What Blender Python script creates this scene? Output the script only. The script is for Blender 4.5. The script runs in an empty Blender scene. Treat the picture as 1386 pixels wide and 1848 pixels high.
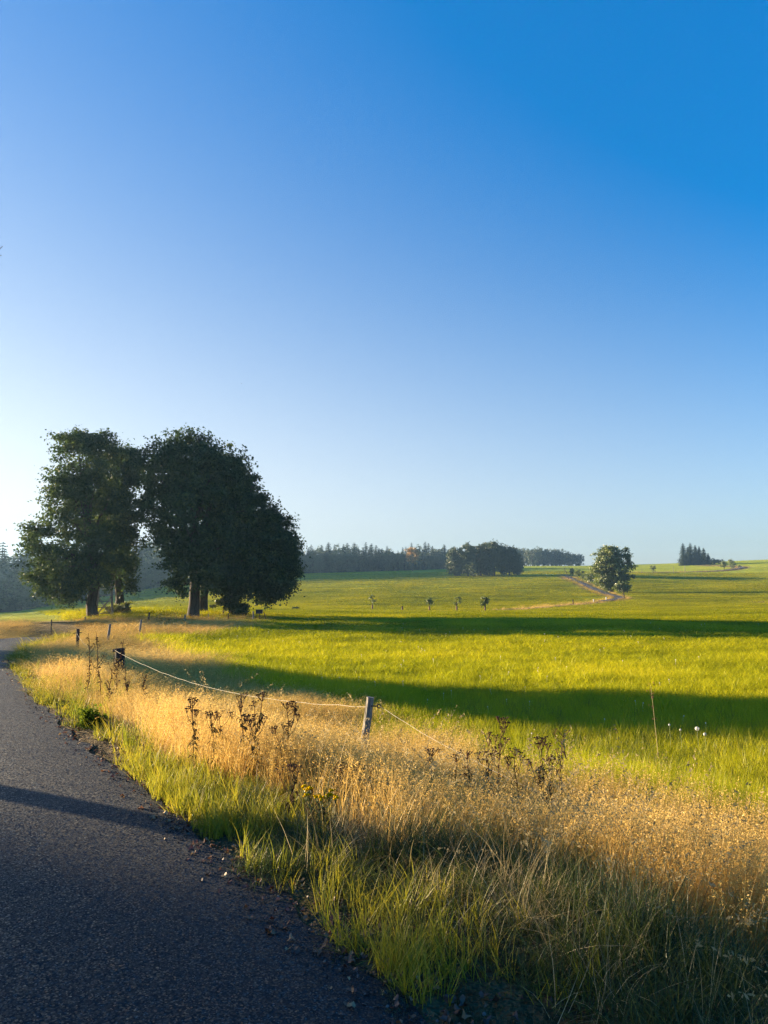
import bpy, math, random
import numpy as np
from mathutils import Vector

# ------------------------------------------------------------------ scene, camera, sky, sun
S = bpy.context.scene
COL = S.collection
F = 1388.0                       # focal length in photo pixels (photo 1386 x 1848)
HORIZON = 1060.0                 # eye level row in the photo
PITCH = math.atan((HORIZON - 924.0) / F)
EYE = 1.6
SUN_AZ = math.radians(64)        # left of the view direction
SUN_EL = math.radians(8.2)

cam_d = bpy.data.cameras.new('camera'); cam = bpy.data.objects.new('camera', cam_d); COL.objects.link(cam)
cam_d.sensor_fit = 'HORIZONTAL'; cam_d.sensor_width = 36.0; cam_d.lens = 36.0 * F / 1386.0
cam_d.clip_start = 0.05; cam_d.clip_end = 8000
cam.location = (0, 0, EYE); cam.rotation_euler = (math.pi / 2 + PITCH, 0, 0)
S.camera = cam

W = bpy.data.worlds.new('World'); S.world = W; W.use_nodes = True
wn = W.node_tree.nodes; wl = W.node_tree.links
for n in list(wn): wn.remove(n)
sky = wn.new('ShaderNodeTexSky'); sky.sky_type = 'NISHITA'; sky.sun_disc = False
sky.sun_elevation = SUN_EL; sky.sun_rotation = -SUN_AZ
sky.altitude = 600; sky.air_density = 1.0; sky.dust_density = 0.7; sky.ozone_density = 4.0
hs = wn.new('ShaderNodeHueSaturation'); hs.inputs['Hue'].default_value = 0.5
tcw = wn.new('ShaderNodeTexCoord'); spw = wn.new('ShaderNodeSeparateXYZ'); wl.new(tcw.outputs['Generated'], spw.inputs[0])
def wm(op, a, b, c=None):
    m = wn.new('ShaderNodeMath'); m.operation = op
    for k_, v_ in enumerate((a, b) if c is None else (a, b, c)):
        if isinstance(v_, (int, float)): m.inputs[k_].default_value = v_
        else: wl.new(v_, m.inputs[k_])
    return m.outputs[0]
# clear morning air: the sky grows deeper in colour with height and paler towards the sun
dt_ = wn.new('ShaderNodeVectorMath'); dt_.operation = 'DOT_PRODUCT'; wl.new(tcw.outputs['Generated'], dt_.inputs[0]); dt_.inputs[1].default_value = (-math.sin(SUN_AZ), math.cos(SUN_AZ), 0)
zz_ = wm('MINIMUM', wm('MAXIMUM', spw.outputs[2], 0.0), .65); dd_ = wm('MAXIMUM', dt_.outputs['Value'], -.3)
sat_ = wm('ADD', wm('ADD', wm('MULTIPLY', zz_, 2.591), .478), wm('ADD', wm('MULTIPLY', wm('MULTIPLY', zz_, zz_), -1.993), wm('MULTIPLY', dd_, wm('ADD', wm('MULTIPLY', zz_, .65), -.76))))
val_ = wm('ADD', wm('ADD', wm('MULTIPLY', zz_, .995), 1.168), wm('ADD', wm('MULTIPLY', wm('MULTIPLY', zz_, zz_), .251), wm('MULTIPLY', dd_, -.588)))
wl.new(wm('MAXIMUM', sat_, .15), hs.inputs['Saturation']); wl.new(wm('MULTIPLY', val_, .81), hs.inputs['Value'])
bg = wn.new('ShaderNodeBackground'); bg.inputs['Strength'].default_value = 0.05
wo = wn.new('ShaderNodeOutputWorld')
wl.new(sky.outputs[0], hs.inputs['Color']); wl.new(hs.outputs[0], bg.inputs['Color']); wl.new(bg.outputs[0], wo.inputs['Surface'])

sd = bpy.data.lights.new('sun', 'SUN'); sun = bpy.data.objects.new('sun', sd); COL.objects.link(sun)
sd.energy = 5.0; sd.angle = math.radians(0.5); sd.color = (1.0, 0.78, 0.50)
SUNV = Vector((-math.sin(SUN_AZ) * math.cos(SUN_EL), math.cos(SUN_AZ) * math.cos(SUN_EL), math.sin(SUN_EL)))
sun.rotation_euler = SUNV.to_track_quat('Z', 'Y').to_euler()
sun.location = SUNV * 100

S.view_settings.view_transform = 'Standard'; S.view_settings.look = 'None'
S.view_settings.exposure = 2.5; S.view_settings.gamma = 1.0
S.cycles.use_denoising = True
try:
    S.cycles.denoiser = 'OPENIMAGEDENOISE'; S.cycles.denoising_input_passes = 'RGB_ALBEDO_NORMAL'; S.cycles.denoising_prefilter = 'NONE'; S.cycles.denoising_quality = 'HIGH'
except Exception: pass
S.cycles.max_bounces = 6; S.cycles.diffuse_bounces = 3; S.cycles.glossy_bounces = 2
S.cycles.transmission_bounces = 4; S.cycles.volume_bounces = 0; S.cycles.transparent_max_bounces = 8
S.cycles.caustics_reflective = False; S.cycles.caustics_refractive = False
S.cycles.sample_clamp_indirect = 4.0

R = np.random.default_rng(7)
random.seed(7)

# ------------------------------------------------------------------ helpers
def ray(px, py):
    X = (px - 693.0) / F; Y = (924.0 - py) / F
    c, s = math.cos(PITCH), math.sin(PITCH)
    return np.array([X, c - Y * s, s + Y * c])
def at(px, py, d):
    """the point seen at photo pixel px, py whose distance along +y is d"""
    r = ray(px, py); r = r / r[1] * d
    return np.array([r[0], d, EYE + r[2]])
def xat(px, d, py=1080):
    return at(px, py, d)[0]

def tag(o, label, cat, group=None):
    o['label'] = label; o['category'] = cat
    if group: o['group'] = group
    return o
def kind(o, k, label=None, cat=None):
    o['kind'] = k
    if label: o['label'] = label
    if cat: o['category'] = cat
    return o
def empty(name, loc, rz=0.0):
    o = bpy.data.objects.new(name, None); COL.objects.link(o)
    o.location = loc; o.rotation_euler = (0, 0, rz); o.empty_display_size = 0.2
    return o

def mesh_np(name, verts, faces, mats, midx=None, smooth=False, attrs=None):
    """verts (N,3); faces: list of int arrays (M,k)"""
    me = bpy.data.meshes.new(name)
    verts = np.asarray(verts, dtype=np.float32).reshape(-1, 3)
    if not isinstance(faces, (list, tuple)): faces = [faces]
    faces = [np.asarray(f, dtype=np.int32) for f in faces if len(f)]
    nl = sum(f.size for f in faces); npoly = sum(len(f) for f in faces)
    me.vertices.add(len(verts)); me.vertices.foreach_set('co', verts.ravel())
    if npoly:
        me.loops.add(nl); me.polygons.add(npoly)
        me.loops.foreach_set('vertex_index', np.concatenate([f.ravel() for f in faces]))
        tot = np.concatenate([np.full(len(f), f.shape[1], dtype=np.int32) for f in faces])
        st = np.concatenate([[0], np.cumsum(tot)[:-1]]).astype(np.int32)
        me.polygons.foreach_set('loop_start', st); me.polygons.foreach_set('loop_total', tot)
        if midx is not None: me.polygons.foreach_set('material_index', np.asarray(midx, dtype=np.int32))
        me.polygons.foreach_set('use_smooth', np.full(npoly, bool(smooth)))
    for k, v in (attrs or {}).items():
        v = np.asarray(v, dtype=np.float32)
        a = me.attributes.new(k, 'FLOAT', 'POINT'); a.data.foreach_set('value', v.ravel())
    for m in (mats if isinstance(mats, (list, tuple)) else [mats]):
        me.materials.append(m)
    me.update(calc_edges=True); me.validate()
    return me

class MB:
    """collects geometry; build() links it as ONE object"""
    def __init__(s): s.v = []; s.f = {3: [], 4: []}; s.mi = {3: [], 4: []}; s.n = 0; s.t = []
    def add(s, v, f, m=0, t=0.5):
        v = np.asarray(v, dtype=np.float64).reshape(-1, 3); f = np.asarray(f, dtype=np.int64)
        k = f.shape[1]
        s.v.append(v); s.f[k].append(f + s.n); s.mi[k].append(np.full(len(f), m)); s.n += len(v)
        s.t.append(np.broadcast_to(np.asarray(t, dtype=np.float64), (len(v),)))
    def tube(s, pts, rad, k=6, m=0, t=0.5, cap=True):
        pts = np.asarray(pts, dtype=np.float64); n = len(pts)
        rad = np.broadcast_to(np.asarray(rad, dtype=np.float64), (n,))
        tan = np.gradient(pts, axis=0); tan /= np.linalg.norm(tan, axis=1)[:, None] + 1e-9
        ref = np.array([0.31, 0.95, 0.05]) if abs(tan[0, 2]) > .8 else np.array([0, 0, 1.0])
        a = np.cross(tan, ref); a /= np.linalg.norm(a, axis=1)[:, None] + 1e-9
        b = np.cross(tan, a)
        ang = np.arange(k) * 2 * np.pi / k
        v = pts[:, None, :] + rad[:, None, None] * (np.cos(ang)[None, :, None] * a[:, None, :] + np.sin(ang)[None, :, None] * b[:, None, :])
        i = np.arange(n - 1)[:, None] * k; j = np.arange(k)[None, :]; j2 = (j + 1) % k
        f = np.stack([i + j, i + j2, i + k + j2, i + k + j], -1).reshape(-1, 4)
        base = s.n
        s.add(v.reshape(-1, 3), f, m, t)
        if cap:
            for ring, c, flip in ((0, pts[0], True), (n - 1, pts[-1], False)):
                idx = np.arange(k); a0 = ring * k + idx; a1 = ring * k + (idx + 1) % k
                vv = np.concatenate([v[ring], c[None]]); tri = np.stack([idx, (idx + 1) % k, np.full(k, k)], -1)
                if flip: tri = tri[:, ::-1]
                s.add(vv, tri, m, t)
    def box(s, c, sx, sy, sz, rz=0.0, m=0, t=0.5, tilt=(0, 0)):
        v = np.array([[x, y, z] for z in (0, 1) for y in (-.5, .5) for x in (-.5, .5)], dtype=float)
        v[:, 0] *= sx; v[:, 1] *= sy; v[:, 2] *= sz
        v[:, 0] += tilt[0] * v[:, 2]; v[:, 1] += tilt[1] * v[:, 2]
        cr, sr = math.cos(rz), math.sin(rz)
        v = np.stack([v[:, 0] * cr - v[:, 1] * sr, v[:, 0] * sr + v[:, 1] * cr, v[:, 2]], -1) + np.asarray(c)
        s.add(v, [[0, 2, 3, 1], [4, 5, 7, 6], [0, 1, 5, 4], [2, 6, 7, 3], [0, 4, 6, 2], [1, 3, 7, 5]], m, t)
    def ball(s, c, r, m=0, t=0.5, nu=8, nv=5, squash=1.0):
        v = []
        for i in range(nv + 1):
            ph = math.pi * i / nv
            for j in range(nu):
                th = 2 * math.pi * j / nu
                v.append((c[0] + r * math.sin(ph) * math.cos(th), c[1] + r * math.sin(ph) * math.sin(th), c[2] + r * squash * math.cos(ph)))
        f = [[i * nu + j, (i + 1) * nu + j, (i + 1) * nu + (j + 1) % nu, i * nu + (j + 1) % nu] for i in range(nv) for j in range(nu)]
        s.add(v, f, m, t)
    def mesh(s, name, mats, smooth=False):
        fs = [np.concatenate(s.f[k]) for k in (3, 4) if s.f[k]]
        mi = np.concatenate([np.concatenate(s.mi[k]) for k in (3, 4) if s.mi[k]])
        return mesh_np(name, np.concatenate(s.v), fs, mats, mi, smooth, {'tint': np.concatenate(s.t)})
    def build(s, name, mats, parent=None, smooth=False):
        o = bpy.data.objects.new(name, s.mesh(name, mats, smooth)); COL.objects.link(o)
        if parent: o.parent = parent
        return o

def link_mesh(name, me, parent=None, loc=None):
    o = bpy.data.objects.new(name, me); COL.objects.link(o)
    if parent: o.parent = parent
    if loc is not None: o.location = loc
    return o

def sstep(a, b, x):
    t = np.clip((x - a) / (b - a), 0, 1); return t * t * (3 - 2 * t)

_perm = np.random.default_rng(3).random((64, 64))
def vnoise(x, y, scale):
    x = np.asarray(x) / scale + 100.3; y = np.asarray(y) / scale + 57.1
    xi = np.floor(x).astype(int); yi = np.floor(y).astype(int); fx = x - xi; fy = y - yi
    fx = fx * fx * (3 - 2 * fx); fy = fy * fy * (3 - 2 * fy)
    g = lambda a, b: _perm[a % 64, b % 64]
    return (g(xi, yi) * (1 - fx) + g(xi + 1, yi) * fx) * (1 - fy) + (g(xi, yi + 1) * (1 - fx) + g(xi + 1, yi + 1) * fx) * fy

# ------------------------------------------------------------------ materials
class NT:
    def __init__(s, name):
        s.m = bpy.data.materials.new(name); s.m.use_nodes = True
        s.t = s.m.node_tree; s.t.nodes.clear()
        s.out = s.t.nodes.new('ShaderNodeOutputMaterial')
    def n(s, typ, **kw):
        nd = s.t.nodes.new(typ)
        for k, v in kw.items():
            if hasattr(nd, k): setattr(nd, k, v)
        return nd
    def l(s, a, b): s.t.links.new(a, b)
    def val(s, sock, v):
        if hasattr(v, 'is_linked') or isinstance(v, bpy.types.NodeSocket): s.l(v, sock)
        else: sock.default_value = v
    def ramp(s, fac, stops):
        r = s.n('ShaderNodeValToRGB'); e = r.color_ramp.elements
        while len(e) < len(stops): e.new(0.5)
        for i, (p, c) in enumerate(stops):
            e[i].position = p; e[i].color = (*c, 1) if len(c) == 3 else c
        s.l(fac, r.inputs[0]); return r.outputs[0]
    def noise(s, scale, vec=None, detail=3, rough=.55):
        n = s.n('ShaderNodeTexNoise'); n.inputs['Scale'].default_value = scale; n.inputs['Detail'].default_value = detail
        n.inputs['Roughness'].default_value = rough
        if vec is not None: s.l(vec, n.inputs['Vector'])
        return n.outputs['Fac']
    def attr(s, name, typ='GEOMETRY'):
        a = s.n('ShaderNodeAttribute'); a.attribute_name = name; a.attribute_type = typ; return a.outputs['Fac']
    def mixc(s, fac, a, b, blend='MIX'):
        m = s.n('ShaderNodeMix'); m.data_type = 'RGBA'; m.blend_type = blend
        for sock, v in ((m.inputs[0], fac), (m.inputs[6], a), (m.inputs[7], b)):
            if isinstance(v, bpy.types.NodeSocket): s.l(v, sock)
            else: sock.default_value = v if not isinstance(v, tuple) or len(v) == 4 else (*v, 1)
        return m.outputs[2]
    def math(s, op, a, b=0.0, clamp=False):
        m = s.n('ShaderNodeMath'); m.operation = op; m.use_clamp = clamp
        for sock, v in ((m.inputs[0], a), (m.inputs[1], b)):
            if isinstance(v, bpy.types.NodeSocket): s.l(v, sock)
            else: sock.default_value = v
        return m.outputs[0]
    def obj(s):
        return s.n('ShaderNodeTexCoord').outputs['Object']
    def pos(s):
        return s.n('ShaderNodeNewGeometry').outputs['Position']
    def bump(s, h, strength, dist):
        b = s.n('ShaderNodeBump'); b.inputs['Strength'].default_value = strength; b.inputs['Distance'].default_value = dist
        s.l(h, b.inputs['Height']); return b.outputs[0]
    def leafy(s, color, trans=0.45, tcolor=None, gloss=0.05, rough=0.5):
        """diffuse + translucent + a little sheen of gloss"""
        d = s.n('ShaderNodeBsdfDiffuse'); tr = s.n('ShaderNodeBsdfTranslucent'); g = s.n('ShaderNodeBsdfGlossy')
        s.val(d.inputs[0], color); s.val(tr.inputs[0], tcolor if tcolor is not None else color)
        g.inputs['Roughness'].default_value = rough; g.inputs[0].default_value = (1, 1, 1, 1)
        m1 = s.n('ShaderNodeMixShader'); m1.inputs[0].default_value = trans
        s.l(d.outputs[0], m1.inputs[1]); s.l(tr.outputs[0], m1.inputs[2])
        m2 = s.n('ShaderNodeMixShader'); m2.inputs[0].default_value = gloss
        s.l(m1.outputs[0], m2.inputs[1]); s.l(g.outputs[0], m2.inputs[2])
        s.l(m2.outputs[0], s.out.inputs[0]); return s.m
    def pbr(s, color, rough=.8, normal=None, spec=0.3):
        p = s.n('ShaderNodeBsdfPrincipled'); s.val(p.inputs['Base Color'], color if isinstance(color, bpy.types.NodeSocket) else (*color, 1))
        s.val(p.inputs['Roughness'], rough); p.inputs['Specular IOR Level'].default_value = spec
        if normal is not None: s.l(normal, p.inputs['Normal'])
        s.l(p.outputs[0], s.out.inputs[0]); return s.m

def grass_mat(name, lo, mid, hi, trans=0.4, gloss=0.04):
    """colour from a per-instance tint plus a per-blade tint"""
    q = NT(name)
    t = q.math('ADD', q.math('MULTIPLY', q.attr('tint', 'INSTANCER'), 0.6), q.math('MULTIPLY', q.attr('tint'), 0.4))
    c = q.ramp(t, [(0.0, lo), (0.5, mid), (1.0, hi)])
    return q.leafy(c, trans, None, gloss, 0.45)

def leaf_mat(name, stops, trans=0.35, gloss=0.05):
    q = NT(name)
    n = q.noise(0.35, q.pos(), 2)
    t = q.math('ADD', q.math('MULTIPLY', q.attr('tint'), 0.75), q.math('MULTIPLY', n, 0.25))
    return q.leafy(q.ramp(t, stops), trans, None, gloss, 0.45)

def bark_mat(name, a, b, scale=6.0):
    q = NT(name); mp = q.n('ShaderNodeMapping'); mp.inputs['Scale'].default_value = (scale, scale, scale * .22)
    q.l(q.obj(), mp.inputs[0])
    n = q.noise(1.0, mp.outputs[0], 5, .65)
    return q.pbr(q.ramp(n, [(.3, a), (.7, b)]), .9, q.bump(n, .9, .05), .1)

M = {}
M['maple_leaf'] = leaf_mat('maple_leaf', [(0, (.008, .020, .008)), (.5, (.028, .056, .015)), (.85, (.085, .115, .024)), (1, (.22, .13, .02))], .30, .02)
M['maple_leaf_warm'] = leaf_mat('maple_leaf_warm', [(0, (.010, .024, .009)), (.5, (.040, .070, .016)), (.85, (.12, .14, .024)), (1, (.28, .16, .02))], .36, .02)
M['far_leaf'] = leaf_mat('far_leaf', [(0, (.022, .042, .016)), (.6, (.055, .08, .024)), (1, (.13, .13, .04))], .3)
M['young_leaf'] = leaf_mat('young_leaf', [(0, (.05, .08, .018)), (.6, (.14, .175, .034)), (1, (.27, .26, .05))], .35)
M['orange_leaf'] = leaf_mat('orange_leaf', [(0, (.16, .09, .02)), (.6, (.34, .19, .03)), (1, (.46, .29, .06))], .35)
M['needle'] = leaf_mat('needle', [(0, (.014, .028, .016)), (.6, (.030, .046, .022)), (1, (.06, .07, .03))], .12, .03)
M['bush_leaf'] = leaf_mat('bush_leaf', [(0, (.05, .07, .012)), (.5, (.12, .14, .02)), (1, (.28, .24, .03))], .45)
M['nettle_leaf'] = leaf_mat('nettle_leaf', [(0, (.03, .06, .01)), (.5, (.09, .13, .012)), (1, (.24, .25, .02))], .45, .0)
M['bark'] = bark_mat('bark', (.022, .018, .015), (.085, .07, .055))
M['bark_red'] = bark_mat('bark_red', (.05, .035, .028), (.14, .10, .075), 9)
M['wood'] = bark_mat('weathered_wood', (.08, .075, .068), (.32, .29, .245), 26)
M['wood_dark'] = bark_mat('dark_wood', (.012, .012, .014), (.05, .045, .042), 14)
q = NT('white_paint'); M['white'] = q.pbr((.55, .54, .50), .7)
q = NT('wire_strand'); M['wire'] = q.pbr((.46, .41, .32), .7, None, .5)
q = NT('black_plastic'); M['black'] = q.pbr((.018, .018, .02), .45, None, .4)
q = NT('feather'); M['feather'] = q.pbr((.03, .03, .035), .8)
q = NT('tree_guard_net'); M['guard'] = q.pbr(q.ramp(q.noise(12, q.obj()), [(.3, (.10, .055, .03)), (.7, (.2, .11, .06))]), .8)
M['weed_stem'] = leaf_mat('weed_stem', [(0, (.05, .03, .02)), (1, (.18, .11, .065))], .1, 0.0)
M['weed_head'] = leaf_mat('weed_head', [(0, (.016, .010, .009)), (1, (.09, .052, .04))], .0, 0.0)
M['weed_leaf'] = leaf_mat('weed_leaf', [(0, (.03, .02, .014)), (.6, (.07, .05, .025)), (1, (.10, .10, .03))], .3, 0.0)
M['red_stem'] = leaf_mat('red_stem', [(0, (.06, .025, .018)), (1, (.19, .09, .06))], .2, 0.0)
M['yellow_flower'] = leaf_mat('yellow_flower', [(0, (.40, .22, .003)), (1, (.62, .40, .005))], .2, 0.0)
M['green_stem'] = leaf_mat('green_stem', [(0, (.05, .08, .02)), (1, (.14, .18, .05))], .2)
M['dry_stem'] = leaf_mat('dry_stem', [(0, (.22, .15, .06)), (1, (.5, .38, .18))], .2)
M['fluff'] = leaf_mat('fluff', [(0, (.6, .58, .52)), (1, (.85, .83, .78))], .5)

M['g_meadow'] = grass_mat('meadow_blade', (.085, .125, .008), (.375, .375, .008), (.66, .545, .016), .5, .01)
M['g_green'] = grass_mat('green_blade', (.020, .040, .012), (.07, .095, .018), (.26, .22, .04), .45, .02)
M['g_bright'] = grass_mat('bright_blade', (.07, .11, .010), (.23, .24, .016), (.48, .37, .03), .5, .02)
M['g_dry'] = grass_mat('dry_stalk', (.30, .19, .05), (.70, .46, .12), (.90, .68, .25), .45, .02)
M['g_head'] = grass_mat('drooping_head', (.15, .11, .05), (.32, .25, .12), (.48, .38, .20), .4, .0)
M['g_dead'] = grass_mat('dead_blade', (.16, .12, .055), (.40, .31, .14), (.62, .51, .28), .4, .03)

# ------------------------------------------------------------------ the road's course and the lie of the land
EDGE = np.array([(5.2, -6), (3.55, -2.6), (2.05, 0), (1.02, 1.6), (.26, 2.8), (-.39, 3.83), (-1.15, 5.0), (-2.1, 6.5), (-4.25, 10), (-7.15, 15.2), (-9.4, 19.6),
                 (-10.75, 22.8), (-11.75, 26), (-13.1, 31), (-15.2, 37), (-18.2, 45), (-23, 57), (-31, 75)], dtype=float)
def smooth_line(p, n=8):
    p = np.asarray(p, float); out = []
    q_ = np.vstack([2 * p[0] - p[1], p, 2 * p[-1] - p[-2]])
    for i in range(1, len(q_) - 2):
        for t in np.arange(n) / n:
            a, b, c, d = q_[i - 1:i + 3]
            out.append(.5 * (2 * b + (c - a) * t + (2 * a - 5 * b + 4 * c - d) * t * t + (3 * b - a - 3 * c + d) * t ** 3))
    out.append(p[-1]); return np.array(out)
EDGE = smooth_line(EDGE, 4)
def sdist(x, y, line=EDGE):
    """signed distance to the road's right edge (positive on the meadow side) and the row along it"""
    x = np.asarray(x, float); y = np.asarray(y, float); sh = x.shape; x = x.ravel(); y = y.ravel()
    best = np.full(x.shape, 1e9); sg = np.zeros(x.shape); yy = np.zeros(x.shape)
    for a, b in zip(line[:-1], line[1:]):
        d = b - a; L = d @ d
        t = np.clip(((x - a[0]) * d[0] + (y - a[1]) * d[1]) / L, 0, 1)
        qx = x - a[0] - t * d[0]; qy = y - a[1] - t * d[1]; r = np.hypot(qx, qy)
        s_ = d[0] * qy - d[1] * qx
        k = r < best
        best[k] = r[k]; sg[k] = np.where(s_[k] < 0, 1, -1); yy[k] = (a[1] + t * d[1])[k]
    return (best * sg).reshape(sh), yy.reshape(sh)
def road_width(y): return 3.5 - 1.1 * sstep(10, 26, y)
def road_z(y): return -0.021 * np.clip(y - 8, 0, 45) - .075 * np.clip(y - 33, 0, 16)

CP = []   # control points x, y, z
def cp(px, py, d): p = at(px, py, d); CP.append((p[0], p[1], p[2]))
for a in [(0, .6, 0), (-3, 1, .05), (3, .6, -.15), (2.6, 5, -.5), (.9, 3.3, -.06), (0.2, 8.5, -.55), (6.5, 11, -.55), (4, 8, -.58), (-5.5, 16, -.42), (-9.5, 24, -.6), (0, 20, -.8),
          (10, 20, -.65), (-10, 40, -1.0), (0, 40, -1.05), (20, 40, -.9), (-22, 55, -1.0), (-12, 12, .15), (-25, 25, -.2), (-16, 28, -.4), (-20, 40, -.75),
          (-40, 25, -.2), (-50, 60, -1.8), (20, 5, -.5), (40, 10, -.4), (-30, 5, .2)]: CP.append(a)
for a in [(170, 1118, 65), (213, 1108, 71), (350, 1117, 65), (430, 1110, 72), (560, 1112, 72), (900, 1111, 72), (1386, 1113, 66),
          (0, 1112, 110), (0, 1109, 180), (20, 1104, 280), (150, 1085, 310), (290, 1060, 350), (420, 1046, 385), (540, 1036, 420), (680, 1031, 460), (800, 1027, 500),
          (250, 1096, 150), (300, 1084, 215), (540, 1100, 120), (540, 1072, 210), (700, 1102, 120), (880, 1103, 118), (700, 1062, 235), (880, 1040, 350),
          (1110, 1070, 220), (1040, 1040, 330), (960, 1022, 560), (1050, 1021, 640), (1140, 1081, 185), (1386, 1095, 120), (1386, 1062, 230), (1386, 1030, 400), (1386, 1010, 600),
          (1250, 1020, 520), (1160, 1026, 480), (1340, 1018, 500), (1700, 1000, 500), (1700, 1050, 230), (-250, 1118, 260), (-250, 1116, 130), (1386, 1016, 900), (900, 1026, 900), (500, 1034, 800), (0, 1100, 700)]: cp(*a)
CP = np.array(CP)
def lp(x, y):
    r = np.hypot(x, y); return np.stack([2.2 * x / np.maximum(r, 1e-6), np.log(np.maximum(r, .6))], -1)
def _rb(d2): return np.where(d2 > 1e-12, d2 * np.log(d2 + 1e-12) * .5, 0)
_c = lp(CP[:, 0], CP[:, 1]); _v = CP[:, 2] / (np.hypot(CP[:, 0], CP[:, 1]) + 8)
_n = len(_c); _K = _rb(((_c[:, None] - _c[None]) ** 2).sum(-1)) + np.eye(_n) * 2e-3
_P = np.hstack([np.ones((_n, 1)), _c]); _A = np.block([[_K, _P], [_P.T, np.zeros((3, 3))]])
_w = np.linalg.solve(_A, np.concatenate([_v, np.zeros(3)]))
def base_h(x, y):
    x = np.asarray(x, float); y = np.asarray(y, float); sh = x.shape; x = x.ravel(); y = y.ravel(); out = np.empty(len(x))
    for i in range(0, len(x), 20000):
        p = lp(x[i:i + 20000], np.abs(y[i:i + 20000]))
        out[i:i + 20000] = _rb(((p[:, None] - _c[None]) ** 2).sum(-1)) @ _w[:_n] + _w[_n] + p @ _w[_n + 1:]
    return (out * (np.hypot(x, y) + 8)).reshape(sh)
def H(x, y, under=True):
    x = np.asarray(x, float); y = np.asarray(y, float)
    b = base_h(x, y)
    u, yy = sdist(x, y); w = road_width(yy)
    k = np.where(u > 0, 1 - sstep(0.05, 2.6, u), np.where(u > -w, 1.0, 1 - sstep(0.1, 3.0, -u - w)))
    k = k * (1 - sstep(44, 60, np.hypot(x, y)))
    z = b * (1 - k) + (road_z(yy) - 0.012) * k
    bank = np.exp(-((u - 1.1) / .6) ** 2) * .07 * (1 - sstep(30, 45, y))
    z = z + bank
    fine = (vnoise(x, y, 1.3) - .5) * .10 * sstep(.3, 1.5, np.abs(u - 0)) * (1 - k) + (vnoise(x, y, 9) - .5) * .18 * (1 - k) * sstep(14, 30, np.hypot(x, y))
    z = z + fine
    inside = (u < -.22) & (u > -w + .2)
    if under: z = np.where(inside & (k > .5), z - 0.05, z)
    return z
def h1(x, y): return float(H(np.array([x]), np.array([y]))[0])

# the far lane: (px, py, d)
LANE_PTS = [(905, 1101, 124), (980, 1096, 140), (1040, 1091, 155), (1085, 1086, 170), (1118, 1079, 190), (1100, 1074, 208), (1075, 1066, 236), (1050, 1055, 275), (1030, 1046, 310), (1015, 1036, 350)]
LANE = smooth_line(np.array([(xat(a, d, b), d) for a, b, d in LANE_PTS]), 8)
LANE2 = smooth_line(np.array([(xat(a, d), d) for a, d in [(1120, 395), (1180, 395), (1250, 402), (1310, 418), (1338, 440), (1335, 462), (1300, 485), (1270, 500)]]), 8)
def dline(x, y, line): return np.abs(sdist(x, y, line)[0])

# dry bank: the tall yellow grass between road and meadow; right-hand limit in plan
BANK = smooth_line(np.array([(6.2, 1.0), (3.9, 4.2), (2.3, 6.3), (.8, 8.6), (-.45, 12.0), (-1.9, 15.6), (-4.3, 20.5), (-9.3, 30.5), (-11.2, 37), (-8.5, 50), (-11, 60), (-16, 72), (-30, 95)]), 5)
def dryness(x, y):
    """1 in the dry bank, 0 in the meadow"""
    ub = sdist(x, y, BANK)[0]; ur, yy = sdist(x, y)
    wob = (vnoise(x, y, 2.2) - .5) * 1.2 + (vnoise(x, y, .7) - .5) * .6
    d = 1 - sstep(-.6, .8, ub + wob)
    r = np.hypot(x, y)
    d = d * (1 - sstep(62, 72, r))
    d = np.where(ur < -road_width(yy), (1 - sstep(4, 7, -ur - road_width(yy))) * (y > 4) * (1 - sstep(62, 72, r)), d)
    # strip of rank grass under the old trees and along the fence to the right of them
    st = np.exp(-((y - (64 + .10 * x + 2 * (vnoise(x, y * 0, 6) - .5))) / 2.2) ** 2) * (x > -32) * (x < -9.5)
    d = np.maximum(d, st)
    lane = np.minimum(dline(x, y, LANE), dline(x, y, LANE2) * .8)
    d = np.maximum(d, (1 - sstep(2.2, 4.6, lane + (vnoise(x, y, 5) - .5) * 2.4)) * (r > 90))
    spot = np.exp(-(((x - xat(1380, 150)) / 5) ** 2 + ((y - 150) / 9) ** 2)); d = np.maximum(d, spot * .8)
    return d

# ------------------------------------------------------------------ ground
th = np.unique(np.concatenate([np.arange(-180, -36, 3), np.arange(-36, 36, .22), np.arange(36, 180, 3)])) * math.pi / 180
rr = np.exp(np.arange(math.log(.5), math.log(3200), .0205))
TH, RR = np.meshgrid(th, rr, indexing='ij'); gx = np.sin(TH) * RR; gy = np.cos(TH) * RR
gz = H(gx, gy); gz = gz - np.clip(RR - 1300, 0, None) * .02
nt_, nr_ = len(th), len(rr)
ii = np.arange(nt_)[:, None]; jj = np.arange(nr_ - 1)[None]; i2 = (ii + 1) % nt_
gf = np.stack([ii * nr_ + jj, ii * nr_ + jj + 1, i2 * nr_ + jj + 1, i2 * nr_ + jj], -1).reshape(-1, 4)
gv = np.stack([gx, gy, gz], -1).reshape(-1, 3)
gdry = dryness(gx.ravel(), gy.ravel())
cen = len(gv); gv = np.vstack([gv, [[0, 0, float(gz[:, 0].mean())]]]); gdry = np.append(gdry, 0)
ctri = np.stack([np.arange(nt_) * nr_, ((np.arange(nt_) + 1) % nt_) * nr_, np.full(nt_, cen)], -1)
q = NT('meadow_ground')
P = q.pos()
big = q.noise(.035, P, 4, .6); mid = q.noise(.5, P, 4, .65); fin = q.noise(5.0, P, 3, .7)
mp = q.n('ShaderNodeMapping'); mp.inputs['Scale'].default_value = (.016, .11, .1); q.l(P, mp.inputs[0]); streak = q.noise(1.0, mp.outputs[0], 4, .6)
t = q.math('ADD', q.math('MULTIPLY', big, .3), q.math('ADD', q.math('MULTIPLY', mid, .35), q.math('MULTIPLY', streak, .4)))
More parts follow.
